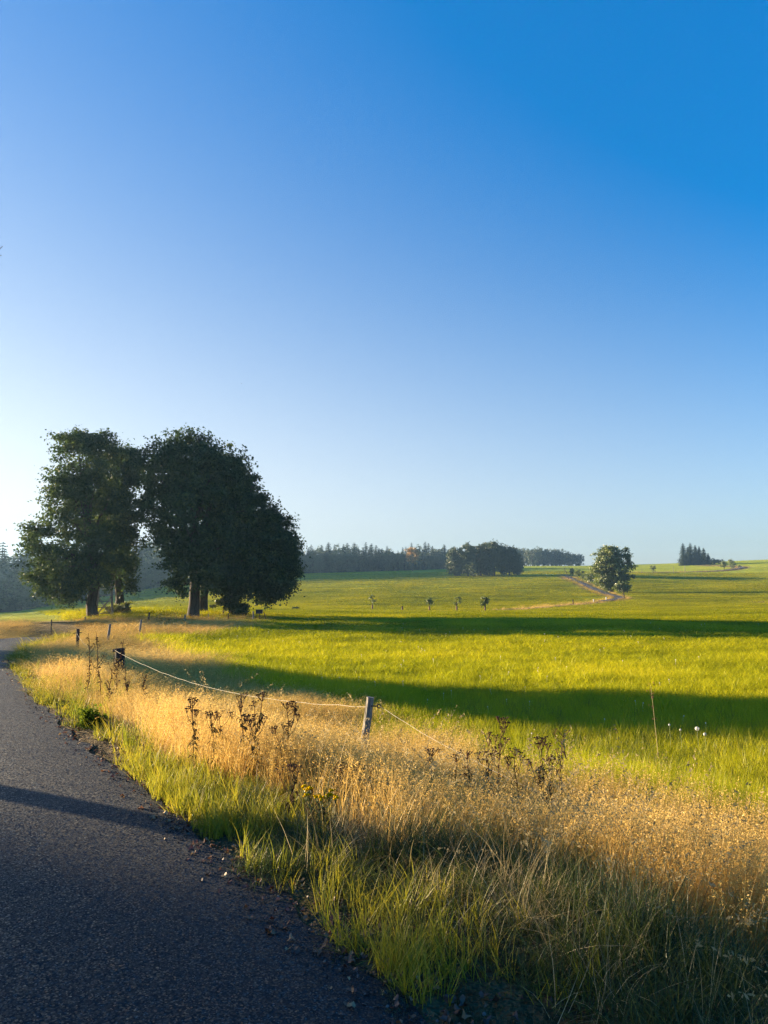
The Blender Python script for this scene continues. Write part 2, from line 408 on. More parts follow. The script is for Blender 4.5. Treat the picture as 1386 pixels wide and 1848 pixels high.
gc = q.ramp(t, [(.32, (.09, .14, .009)), (.5, (.25, .29, .012)), (.68, (.42, .39, .018))])
dc = q.ramp(q.math('ADD', q.math('MULTIPLY', mid, .6), q.math('MULTIPLY', fin, .4)), [(.3, (.10, .07, .03)), (.55, (.26, .18, .075)), (.75, (.40, .29, .13))])
dry = q.attr('dry')
col = q.mixc(dry, gc, dc)
near = q.attr('soil')
soil = q.ramp(fin, [(.3, (.045, .036, .022)), (.7, (.15, .115, .065))])
col = q.mixc(near, col, soil)
hgt = q.math('ADD', q.math('MULTIPLY', q.noise(2.2, P, 5, .75), 1.0), q.math('MULTIPLY', q.noise(.45, P, 3, .6), 1.2))
M['ground'] = q.pbr(col, .95, q.bump(hgt, 1.0, .55), .05)
ur_, yy_ = sdist(gv[:, 0], gv[:, 1])
gr_ = np.hypot(gv[:, 0], gv[:, 1])
soil_a = np.clip((1 - sstep(9, 22, gr_)) * .9, 0, 1)
me = mesh_np('meadow', gv, [ctri, gf], M['ground'], None, True, {'dry': gdry, 'soil': soil_a})
ground = link_mesh('meadow', me); kind(ground, 'structure')

# ------------------------------------------------------------------ road (worn chip-seal) and far lane
q = NT('asphalt')
P = q.pos()
vor = q.n('ShaderNodeTexVoronoi'); vor.inputs['Scale'].default_value = 135; q.l(P, vor.inputs['Vector'])
vd = vor.outputs['Distance']; vc = vor.outputs['Color']
vor2 = q.n('ShaderNodeTexVoronoi'); vor2.inputs['Scale'].default_value = 210; q.l(P, vor2.inputs['Vector'])
sep = q.n('ShaderNodeSeparateColor'); q.l(vc, sep.inputs[0])
big = q.noise(.9, P, 4, .6)
stone = q.ramp(sep.outputs[0], [(0, (.003, .0045, .007)), (.55, (.008, .011, .016)), (.88, (.024, .028, .036)), (1, (.17, .18, .19))])
gap = q.math('MULTIPLY', vd, 1.0)
c1 = q.mixc(q.ramp(vd, [(.25, (0, 0, 0)), (.75, (1, 1, 1))]), stone, (.005, .005, .006, 1))
c2 = q.mixc(q.ramp(big, [(.35, (0, 0, 0)), (.7, (.55, .55, .55))]), c1, (.006, .008, .012, 1))
geo = q.n('ShaderNodeNewGeometry')
def vm(op, a, b=None, sc=None):
    n = q.n('ShaderNodeVectorMath'); n.operation = op; q.l(a, n.inputs[0])
    if b is not None:
        if isinstance(b, tuple): n.inputs[1].default_value = b
        else: q.l(b, n.inputs[1])
    if sc is not None: n.inputs['Scale'].default_value = sc
    return n.outputs[0]
facet = vm('SCALE', vm('SUBTRACT', vc, (.5, .5, .5)), None, .9)
nrm = vm('NORMALIZE', vm('ADD', geo.outputs['Normal'], facet))
M['asphalt'] = q.pbr(c2, q.ramp(sep.outputs[2], [(0, (.28, .28, .28)), (.3, (.6, .6, .6)), (1, (.85, .85, .85))]), nrm, .26)

def strip(line, wl_, wr_, zf, name, mat, cols=8, lift=0.0, wob=0.0):
    p = np.asarray(line); tan = np.gradient(p, axis=0); tan /= np.linalg.norm(tan, axis=1)[:, None]
    nl_ = np.stack([-tan[:, 1], tan[:, 0]], -1)
    ws = np.linspace(0, 1, cols)
    a = -np.broadcast_to(wr_, (len(p),)); b = np.broadcast_to(wl_, (len(p),))
    off = a[:, None] * (1 - ws) + b[:, None] * ws
    if wob: off[:, 0] += (vnoise(p[:, 0], p[:, 1], .35) - .5) * wob + (vnoise(p[:, 0], p[:, 1], 1.5) - .5) * wob
    X = p[:, None, 0] + nl_[:, None, 0] * off; Y = p[:, None, 1] + nl_[:, None, 1] * off
    Z = zf(X, Y, p) + lift
    n = len(p); i = np.arange(n - 1)[:, None] * cols; j = np.arange(cols - 1)[None]
    f = np.stack([i + j, i + cols + j, i + cols + j + 1, i + j + 1], -1).reshape(-1, 4)[:, ::-1]
    return link_mesh(name, mesh_np(name, np.stack([X, Y, Z], -1).reshape(-1, 3), [f], mat, None, True))
dense = smooth_line(EDGE, 10)
def rz(X, Y, p):
    ww = np.linspace(0, 1, X.shape[1])[None]
    return np.broadcast_to(road_z(p[:, 1])[:, None], X.shape) + .05 * np.sin(math.pi * ww) + (vnoise(X, Y, 1.1) - .5) * .012
road = strip(dense, road_width(dense[:, 1]), 0.06, rz, 'road', M['asphalt'], 12, 0.0, .16); kind(road, 'structure')
q = NT('lane_asphalt'); M['lane'] = q.pbr(q.ramp(q.noise(.8, q.pos(), 4), [(.3, (.028, .03, .036)), (.7, (.06, .06, .066))]), .75)
lane = strip(LANE[24:], 1.05, 1.05, lambda X, Y, p: base_h(X, Y) + .16, 'lane', M['lane'], 4); kind(lane, 'structure')
lane2 = strip(LANE2, 1.7, 1.7, lambda X, Y, p: base_h(X, Y) + .25, 'hill_lane', M['lane'], 4); kind(lane2, 'structure')

# ------------------------------------------------------------------ grass prototypes and scattering
def blades(n, L, w, spread, lean, bend, rng, segs=3, wind=(0, 0)):
    """n ribbons -> verts, faces, tint"""
    az = rng.random(n) * 2 * np.pi; rad = spread * np.sqrt(rng.random(n)); baz = rng.random(n) * 2 * np.pi
    base = np.stack([rad * np.cos(baz), rad * np.sin(baz), np.full(n, -.02)], -1)
    Ln = rng.uniform(L[0], L[1], n); wd = rng.uniform(w[0], w[1], n)
    ln = rng.uniform(lean[0], lean[1], n); bd = rng.uniform(bend[0], bend[1], n)
    d = np.stack([np.cos(az), np.sin(az), np.zeros(n)], -1) + np.array([wind[0], wind[1], 0]) ; d /= np.linalg.norm(d, axis=1)[:, None] + 1e-9
    sd_ = np.stack([-d[:, 1], d[:, 0], np.zeros(n)], -1)
    t = np.linspace(0, 1, segs + 1)
    ang = ln[:, None] + bd[:, None] * t[None] ** 1.3
    step = Ln[:, None] / segs
    hx = np.concatenate([np.zeros((n, 1)), np.cumsum(np.sin(ang[:, :-1]) * step, 1)], 1)
    hz = np.concatenate([np.zeros((n, 1)), np.cumsum(np.cos(ang[:, :-1]) * step, 1)], 1)
    c = base[:, None] + d[:, None] * hx[..., None] + np.array([0, 0, 1.0]) * hz[..., None]
    tw = rng.uniform(-.7, .7, n)
    sdt = sd_ * np.cos(tw)[:, None] + np.array([0, 0, 1.0]) * np.sin(tw)[:, None] * .4
    wt = wd[:, None] * np.clip(1.05 - t[None] ** 1.6, .06, 1) * .5
    v = np.stack([c - sdt[:, None] * wt[..., None], c + sdt[:, None] * wt[..., None]], 2)   # n, segs+1, 2, 3
    b0 = np.arange(n)[:, None] * (segs + 1) * 2; k = np.arange(segs)[None] * 2
    f = np.stack([b0 + k, b0 + k + 1, b0 + k + 3, b0 + k + 2], -1).reshape(-1, 4)
    tint = np.repeat(rng.random(n), (segs + 1) * 2)
    return v.reshape(-1, 3), f, tint, c, d

def proto(name, mat, parts):
    mb = MB()
    for v, f, t in parts: mb.add(v, f, 0, t)
    me = mb.mesh(name, mat)
    return bpy.data.objects.new(name, me)       # stays unlinked: only a source for the scatter

def panicle(c, d, rng, L, rad, n, size):
    """loose seed head: n tiny spikelets around the last part of each stalk c (stalks, pts, 3)"""
    N = len(c); tip = c[:, -1]; pre = c[:, -2]; ax = tip - pre; ax /= np.linalg.norm(ax, axis=1)[:, None] + 1e-9
    s = rng.random((N, n)); r = rad * (1.05 - s) * np.sqrt(rng.random((N, n))) * 1.2; a = rng.random((N, n)) * 2 * np.pi
    o = np.cross(ax, [0.3, .2, .9]); o /= np.linalg.norm(o, axis=1)[:, None] + 1e-9; o2 = np.cross(ax, o)
    p = tip[:, None] + ax[:, None] * ((s - .75) * L)[..., None] + (o[:, None] * np.cos(a)[..., None] + o2[:, None] * np.sin(a)[..., None]) * r[..., None]
    p = p.reshape(-1, 3); m = len(p)
    dr = rng.normal(size=(m, 3)); dr[:, 2] -= .25; dr /= np.linalg.norm(dr, axis=1)[:, None]
    sd_ = np.cross(dr, rng.normal(size=(m, 3))); sd_ /= np.linalg.norm(sd_, axis=1)[:, None]
    l = (size * rng.uniform(.6, 1.3, m))[:, None]; w = l * .33
    v = np.stack([p - dr * l * .5, p + sd_ * w * .5, p + dr * l * .5, p - sd_ * w * .5], 1).reshape(-1, 3)
    f = np.arange(m * 4).reshape(-1, 4); tint = np.repeat(rng.random(m), 4)
    return v, f, tint

def scatter(name, protos, pts, rotz, tilt, scale, tint, label, cat):
    n = len(pts)
    me = bpy.data.meshes.new(name); me.vertices.add(n); me.vertices.foreach_set('co', np.asarray(pts, np.float32).ravel())
    rot = np.stack([tilt[:, 0], tilt[:, 1], rotz], -1).astype(np.float32)
    for nm, arr in (('rot', rot), ('scl', np.asarray(scale, np.float32))):
        a = me.attributes.new(nm, 'FLOAT_VECTOR', 'POINT'); a.data.foreach_set('vector', arr.ravel())
    a = me.attributes.new('tint', 'FLOAT', 'POINT'); a.data.foreach_set('value', np.asarray(tint, np.float32))
    a = me.attributes.new('pick', 'INT', 'POINT'); a.data.foreach_set('value', R.integers(0, len(protos), n).astype(np.int32))
    o = link_mesh(name, me)
    ng = bpy.data.node_groups.new(name + '_scatter', 'GeometryNodeTree')
    ng.interface.new_socket('Geometry', in_out='INPUT', socket_type='NodeSocketGeometry')
    ng.interface.new_socket('Geometry', in_out='OUTPUT', socket_type='NodeSocketGeometry')
    N = ng.nodes; L = ng.links
    gi = N.new('NodeGroupInput'); go = N.new('NodeGroupOutput'); ip = N.new('GeometryNodeInstanceOnPoints'); m2p = N.new('GeometryNodeMeshToPoints')
    jn = N.new('GeometryNodeJoinGeometry')
    for pr in reversed(protos):
        oi = N.new('GeometryNodeObjectInfo'); oi.inputs['Object'].default_value = pr
        oi.transform_space = 'ORIGINAL'
        g2i = N.new('GeometryNodeGeometryToInstance'); L.new(oi.outputs['Geometry'], g2i.inputs[0]); L.new(g2i.outputs[0], jn.inputs[0])
    def na(nm, typ):
        x = N.new('GeometryNodeInputNamedAttribute'); x.data_type = typ; x.inputs['Name'].default_value = nm; return x.outputs[0]
    L.new(gi.outputs[0], m2p.inputs[0]); L.new(m2p.outputs[0], ip.inputs['Points']); L.new(jn.outputs[0], ip.inputs['Instance'])
    ip.inputs['Pick Instance'].default_value = True
    L.new(na('pick', 'INT'), ip.inputs['Instance Index']); L.new(na('scl', 'FLOAT_VECTOR'), ip.inputs['Scale'])
    e2r = N.new('FunctionNodeEulerToRotation'); L.new(na('rot', 'FLOAT_VECTOR'), e2r.inputs[0]); L.new(e2r.outputs[0], ip.inputs['Rotation'])
    L.new(ip.outputs[0], go.inputs[0])
    md = o.modifiers.new('scatter', 'NODES'); md.node_group = ng
    kind(o, 'stuff', label, cat)
    return o

rg = np.random.default_rng(11)
def P_blades(name, mat, k, n, L, w, spread, lean, bend, wind=(0, 0)):
    out = []
    for i in range(k):
        v, f, t, c, d = blades(n, L, w, spread, lean, bend, rg, 4, wind); out.append(proto(name, mat, [(v, f, t)]))
    return out
WIND = (.55, -.25)
p_meadow = P_blades('meadow_clump', M['g_meadow'], 5, 46, (.09, .26), (.004, .0075), .15, (.0, .45), (.1, 1.0))
p_green = P_blades('green_clump', M['g_green'], 6, 34, (.16, .46), (.002, .0045), .10, (.0, .5), (.2, 1.7), (.3, -.15))
p_bright = P_blades('bright_clump', M['g_bright'], 5, 24, (.12, .34), (.0035, .008), .08, (.0, .55), (.1, 1.1))
p_dead = P_blades('dead_clump', M['g_dead'], 5, 26, (.15, .45), (.0013, .003), .12, (.2, 1.2), (.3, 1.9), WIND)
p_dry = []
for i in range(7):
    v, f, t, c, d = blades(22, (.42, .80), (.003, .0056), .13, (.02, .42), (.1, .7), rg, 4, WIND)
    hv, hf, ht = panicle(c, d, rg, .22, .036, 12, .015)
    bv, bf, bt, _, _ = blades(16, (.15, .4), (.002, .004), .13, (.1, .7), (.2, 1.4), rg, 3, WIND)
    p_dry.append(proto('dry_clump', M['g_dry'], [(v, f, t), (hv, hf, ht), (bv, bf, bt)]))
p_arch = []
for i in range(5):      # grass with drooping heads
    v, f, t, c, d = blades(7, (.6, .95), (.0016, .0026), .06, (.1, .5), (.5, 1.3), rg, 6, WIND)
    hv, hf, ht = panicle(c, d, rg, .26, .028, 26, .02)
    p_arch.append(proto('arching_clump', M['g_head'], [(v, f, t), (hv, hf, ht)]))

def polar(n, r0, r1, a0, a1, rng):
    r = np.exp(rng.uniform(math.log(r0), math.log(r1), n)); a = np.radians(rng.uniform(a0, a1, n))
    return r * np.sin(a), r * np.cos(a), r
def place(x, y): return np.stack([x, y, H(x, y, False)], -1)

def meadow_scatter():
    n = 88000
    x, y, r = polar(n, 4.5, 420, -38, 40, rg)
    u, yy = sdist(x, y); dr = dryness(x, y)
    keep = (u > .3) & (rg.random(n) > dr * 1.05) & ((dline(x, y, LANE) > 2.4) | (r < 90)) & ((dline(x, y, LANE2) > 2) | (r < 300)) & (rg.random(n) < 1.0 - .3 * sstep(120, 380, r))
    x, y, r = x[keep], y[keep], r[keep]; n = len(x)
    s = np.clip(r / 9.5, .8, 40) * rg.uniform(.75, 1.3, n); patch = vnoise(x, y, 3.5) * .5 + vnoise(x, y * 1.0, 14) * .5
    hz = (1.0 + .75 * sstep(4, 9, 14 - r) * 1.0) * rg.uniform(.7, 1.25, n) * (.75 + .6 * patch) * (1 + .25 * sstep(60, 300, r))
    # longer, ranker grass along the bank's edge
    ub = sdist(x, y, BANK)[0]; hz *= 1 + .7 * (1 - sstep(.3, 3.0, ub))
    tint = np.clip(.5 + (patch - .5) * 1.25 + rg.normal(0, .12, n) + .10 + .10 * sstep(60, 150, r), 0, 1)
    tilt = rg.normal(0, .12, (n, 2)) * (1 - .9 * sstep(20, 60, r))[:, None]
    scatter('meadow_grass', p_meadow, place(x, y), rg.random(n) * 6.283, tilt, np.stack([s, s, hz], -1), tint, 'short yellow-green grass covering the sunlit meadow', 'grass')
meadow_scatter()

def dry_scatter():
    n = 34000
    x, y, r = polar(n, 4.2, 75, -37, 36, rg)
    u, yy = sdist(x, y); dr = dryness(x, y)
    ok_r = (u > .70 + .5 * vnoise(x, y, 1.2) - .45 * sstep(5, 9, r)) | (u < -road_width(yy) - .35)
    dens = dr * sstep(4.3 - 1.8 * sstep(.6, 2.2, x), 6.2 - 1.5 * sstep(.6, 2.2, x), r + 2.2 * (vnoise(x, y, .9) - .5) + 0 * x)
    keep = ok_r & (rg.random(n) < dens)
    x, y, r = x[keep], y[keep], r[keep]; n = len(x)
    s = np.clip(r / 10, .85, 5) * rg.uniform(.8, 1.25, n); hz = rg.uniform(.65, 1.1, n) * (.72 + .4 * vnoise(x, y, 2.5))
    hz *= (.95 - .37 * sstep(7.8, 11.5, r)) * (.62 + .38 * sstep(.3, 1.3, np.abs(sdist(x, y)[0]))) * (1 - .32 * np.exp(-((x + 3.6) / 2.4) ** 2 - ((y - 12.5) / 3) ** 2)) * (1 - .38 * np.exp(-((x - 1.0) / .9) ** 2 - ((y - 6.0) / .9) ** 2)) - .12 * sstep(18, 50, r)
    tint = np.clip(.02 + .55 * vnoise(x, y, 3) + .45 * vnoise(x, y, .9) + rg.normal(0, .14, n), 0, 1)
    scatter('dry_grass', p_dry, place(x, y), rg.normal(0, .5, n), rg.normal(0, .10, (n, 2)), np.stack([s, s, hz], -1), tint, 'tall golden dry grass with loose seed heads on the verge bank', 'grass')
    n = 4200      # taller blades where the meadow meets the bank
    x, y, r = polar(n, 4.5, 15, -6, 40, rg); ub = sdist(x, y, BANK)[0]
    keep = (ub > -.2) & (dryness(x, y) < .5) & (rg.random(n) < 1 - sstep(2.5, 6.5, ub)); x, y, r = x[keep], y[keep], r[keep]; n = len(x)
    scatter('long_meadow_grass', p_bright + p_green[:2], place(x, y), rg.random(n) * 6.28, rg.normal(0, .18, (n, 2)), np.stack([np.full(n, 1.1), np.full(n, 1.1), rg.uniform(.6, 1.25, n)], -1), np.clip(.45 + rg.normal(0, .25, n), 0, 1), 'longer yellow-green blades where the meadow meets the dry bank', 'grass')
    # green undergrowth between the dry stalks
    n = 9000
    x, y, r = polar(n, 6, 45, -36, 36, rg); u, yy = sdist(x, y); dr = dryness(x, y)
    keep = ((u > .3) & (rg.random(n) < dr * (.12 + .8 * (vnoise(x, y, 1.6) > .66))))
    x, y, r = x[keep], y[keep], r[keep]; n = len(x)
    s = np.clip(r / 9, .9, 4) * rg.uniform(.8, 1.2, n)
    scatter('undergrowth_grass', p_bright, place(x, y), rg.random(n) * 6.28, rg.normal(0, .15, (n, 2)), np.stack([s, s, rg.uniform(.7, 1.25, n)], -1), rg.random(n) * .8, 'yellow-green leafy grass growing low among the dry stalks', 'grass')
dry_scatter()
def lane_scatter():
    P_ = []
    for line, w_, n in ((LANE, 2.5, 950), (LANE2, 2.6, 420)):
        k = rg.integers(0, len(line) - 1, n); f_ = rg.random(n); c = line[k] * (1 - f_)[:, None] + line[k + 1] * f_[:, None]; tn = line[k + 1] - line[k]; tn /= np.linalg.norm(tn, axis=1)[:, None]
        o = rg.uniform(1.2, w_, n) * rg.choice([-1, 1], n); o = np.where((line is LANE) & (k < 22), rg.uniform(-2.0, 2.0, n), o)
        P_.append(np.stack([c[:, 0] - tn[:, 1] * o, c[:, 1] + tn[:, 0] * o], -1))
    p = np.vstack(P_); n = len(p); r = np.hypot(p[:, 0], p[:, 1]); s = r / 55
    scatter('lane_verge_grass', p_dead[:4] + p_dry[:2], place(p[:, 0], p[:, 1]), rg.normal(0, .5, n), rg.normal(0, .05, (n, 2)), np.stack([s, s, rg.uniform(.5, 1.1, n)], -1), .1 + .6 * rg.random(n), 'strip of golden dry grass along the distant lanes', 'grass')
lane_scatter()

def verge_scatter():
    # rank green grass of the near verge
    n = 30000
    x = rg.uniform(-8, 6.5, n); y = rg.uniform(1.2, 13, n); u, yy = sdist(x, y); r = np.hypot(x, y)
    near = 1 - sstep(4.6, 7.6, r + 1.6 * (vnoise(x, y, 1.1) - .5))
    edge = (1 - sstep(.55, 1.25, u + .8 * (vnoise(x, y, .8) - .5) + .7 * sstep(4.0, 7, r)))
    band = np.maximum(near, edge * .85) * sstep(.12, .42, u + .4 * (vnoise(x, y, .45) - .5))
    band = band * (1 - .80 * sstep(.3, .8, u) * sstep(4.4, 5.4, r)) * np.where((y < 3.6) & (x > .1), sstep(.3, .55, u), 1)
    keep = (u > .05) & (rg.random(n) < band * (.46 + .3 * sstep(.3, .65, vnoise(x, y, .55))))
    x, y, r, u = x[keep], y[keep], r[keep], u[keep]; n = len(x)
    hz = rg.uniform(.55, 1.15, n) * (.36 + .5 * sstep(.1, 1.3, u)) * (.5 + 1.0 * vnoise(x, y, .6))
    s = rg.uniform(.8, 1.3, n)
    tint = np.clip(.08 + .62 * vnoise(x, y, .8) * (.6 + .4 * edge[keep]) + rg.normal(0, .16, n), 0, 1)
    scatter('verge_grass', p_green, place(x, y), rg.random(n) * 6.28, rg.normal(0, .22, (n, 2)), np.stack([s, s, hz], -1), tint, 'rank dark green grass on the shaded verge', 'grass')
    # bright broad tufts along the asphalt
    n = 5200
    k = rg.integers(0, len(dense) - 1, n); ln = dense[k]; x = ln[:, 0] + rg.normal(0, .25, n); y = ln[:, 1] + rg.normal(0, .3, n)
    u, yy = sdist(x, y); r = np.hypot(x, y)
    off = np.abs(rg.normal(.10, .27, n)) * (1 - .55 * sstep(5, 9, r)); x = x + off * .83; y = y + off * .55
    u, yy = sdist(x, y)
    clump = sstep(.42, .62, vnoise(x, y, .7))
    keep = (u > .08) & (u < 1.9) & (y > 3.1) & (y < 45) & (rg.random(n) < .2 + .8 * clump)
    x, y = x[keep], y[keep]; n = len(x); r = np.hypot(x, y)
    s = np.clip(r / 9, .75, 3) * rg.uniform(.8, 1.2, n)
    scatter('roadside_tufts', p_bright, place(x, y), rg.random(n) * 6.28, rg.normal(0, .2, (n, 2)), np.stack([s, s, rg.uniform(.45, .95, n) * (1 - .25 * sstep(6, 10, r))], -1), np.clip(.35 + .6 * rg.random(n), 0, 1), 'yellow-green grass tufts along the edge of the asphalt', 'grass')
    # dead, laid-over straw
    n = 26000
    x = rg.uniform(-7, 6.5, n); y = rg.uniform(1.5, 12, n); u, yy = sdist(x, y); r = np.hypot(x, y)
    w_ = (.35 + .65 * sstep(.4, .65, vnoise(x, y, 1.0))) * sstep(.3, .9, u) * (1 - sstep(9, 13, r)) * (.55 + .45 * sstep(-1, 2.2, x))
    keep = (u > .3) & (rg.random(n) < w_ * (.75 - .32 * sstep(0, 1, x) * (1 - sstep(5, 7, r))) * np.maximum(dryness(x, y), 1 - sstep(4.6, 6, r)))
    x, y = x[keep], y[keep]; n = len(x)
    s = rg.uniform(.8, 1.4, n)
    scatter('straw_grass', p_dead, place(x, y), rg.normal(0, .7, n), rg.normal(0, .25, (n, 2)), np.stack([s, s, rg.uniform(.6, 1.2, n)], -1), rg.random(n), 'dead straw-coloured grass laid over by the wind on the verge', 'grass')
    n = 9000
    x = rg.uniform(-5, 6.5, n); y = rg.uniform(2, 11, n); u, yy = sdist(x, y); r = np.hypot(x, y)
    keep = (u > .9) & (rg.random(n) < .24 * np.maximum(dryness(x, y) ** 2, 1 - sstep(4.6, 6, r)) * sstep(.35, .65, vnoise(x, y, 1.1)) * (1 - sstep(7, 10, r)))
    x, y = x[keep], y[keep]; n = len(x); s = rg.uniform(.7, 1.15, n)
    scatter('arching_grass', p_arch, place(x, y), rg.normal(0, .8, n), rg.normal(0, .15, (n, 2)), np.stack([s, s, s], -1), .2 + .8 * rg.random(n), 'tall stalks with drooping pale seed heads on the verge', 'grass')
verge_scatter()

# fallen leaves, moss and loose chippings along the road's edge
q = NT('litter'); M['litter'] = q.leafy(q.ramp(q.attr('tint', 'INSTANCER'), [(0, (.03, .012, .008)), (.45, (.10, .035, .018)), (.8, (.20, .095, .04)), (1, (.34, .24, .12))]), .2)
q = NT('chipping'); M['chip'] = q.pbr(q.ramp(q.attr('tint', 'INSTANCER'), [(0, (.015, .015, .018)), (.8, (.05, .05, .052)), (1, (.16, .155, .15))]), .9, None, .1)
q = NT('moss'); M['moss'] = q.leafy(q.ramp(q.attr('tint', 'INSTANCER'), [(0, (.02, .028, .006)), (.6, (.06, .065, .012)), (1, (.14, .12, .02))]), .2)
def leaf_proto(k):
    out = []
    for i in range(k):
        a = np.linspace(0, 2 * np.pi, 10, endpoint=False); rr_ = .026 * (1 + .35 * np.cos(3 * a + i)) * rg.uniform(.8, 1.2, 10)
        v = np.stack([rr_ * np.cos(a), rr_ * np.sin(a) * .8, .006 + .012 * np.cos(2 * a + i) + rg.normal(0, .003, 10)], -1)
        v = np.vstack([v, [[0, 0, .004]]]); f = [[j, (j + 1) % 10, 10] for j in range(10)]
        mb = MB(); mb.add(v, f); out.append(bpy.data.objects.new('dead_leaf', mb.mesh('dead_leaf', M['litter'])))
    return out
def chip_proto():
    mb = MB(); mb.ball((0, 0, .003), .006, nu=6, nv=3, squash=.6); o = bpy.data.objects.new('chip', mb.mesh('chip', M['chip'])); return [o]
n = 2400; k = rg.integers(20, len(dense) - 1, n); x = dense[k, 0] + rg.normal(.14, .16, n); y = dense[k, 1] + rg.normal(0, .2, n); u, _ = sdist(x, y)
kp = (u > -.22) & (u < .7) & (y > 2.2) & (y < 22); x, y, u = x[kp], y[kp], u[kp]; n = len(x)
pt = place(x, y); pt[:, 2] = np.where(u < 0, road_z(y) + .012, pt[:, 2] + .012)
scatter('leaf_litter', leaf_proto(5), pt, rg.random(n) * 6.28, rg.normal(0, .35, (n, 2)), np.repeat(rg.uniform(.3, .85, (n, 1)), 3, 1), rg.random(n), 'brown and reddish dead leaves along the edge of the asphalt', 'leaves')
n = 2600; k = rg.integers(20, len(dense) - 1, n); x = dense[k, 0] + rg.normal(-.02, .13, n); y = dense[k, 1] + rg.normal(0, .2, n); u, _ = sdist(x, y)
kp = (u > -.5) & (u < .4) & (y > 1.8) & (y < 12); x, y, u = x[kp], y[kp], u[kp]; n = len(x)
pt = place(x, y); pt[:, 2] = np.where(u < .06, road_z(y) + .006, pt[:, 2])
scatter('chippings', chip_proto(), pt, rg.random(n) * 6.28, rg.normal(0, .5, (n, 2)), rg.uniform(.5, 1.7, (n, 3)), rg.random(n), 'loose dark stone chippings at the edge of the asphalt', 'gravel')
v, f, t, c, d = blades(40, (.012, .03), (.003, .006), .03, (0, .9), (0, .8), rg, 2)
mb = MB(); mb.add(v, f, 0, t); mossp = [bpy.data.objects.new('moss_tuft', mb.mesh('moss_tuft', M['moss']))]
n = 6000; x = rg.uniform(0, 1.6, n); y = rg.uniform(1.9, 3.6, n); u, _ = sdist(x, y)
kp = (rg.random(n) < sstep(.25, .6, vnoise(x, y, .25) + .35 * np.exp(-((u - .12) / .16) ** 2) - .1)) & (u > -.12) & (u < .55); x, y, u = x[kp], y[kp], u[kp]; n = len(x)
pt = place(x, y); pt[:, 2] = np.where(u < .06, road_z(y) + .004, pt[:, 2] + .002)
scatter('moss', mossp, pt, rg.random(n) * 6.28, rg.normal(0, .1, (n, 2)), rg.uniform(.6, 1.3, (n, 3)), rg.random(n), 'yellow-green moss creeping over the edge of the asphalt', 'moss')
# white clover heads dotted over the meadow
mb = MB(); mb.ball((0, 0, .20), .009, nu=6, nv=4); mb.tube([(0, 0, 0), (.01, 0, .2)], .0015, 4)
cl = [bpy.data.objects.new('clover_head', mb.mesh('clover_head', M['fluff']))]
n = 120; x, y, r = polar(n, 10.5, 60, -20, 32, rg); kp = (dryness(x, y) < .1) & (sdist(x, y, BANK)[0] > 1.5); x, y, r = x[kp], y[kp], r[kp]; n = len(x)
s = np.clip(r / 16, .9, 2.2)
scatter('clover_heads', cl, place(x, y), rg.random(n) * 6, rg.normal(0, .1, (n, 2)), np.stack([s, s, np.full(n, 1.2)], -1), rg.random(n), 'small white clover heads dotted over the meadow', 'flowers')

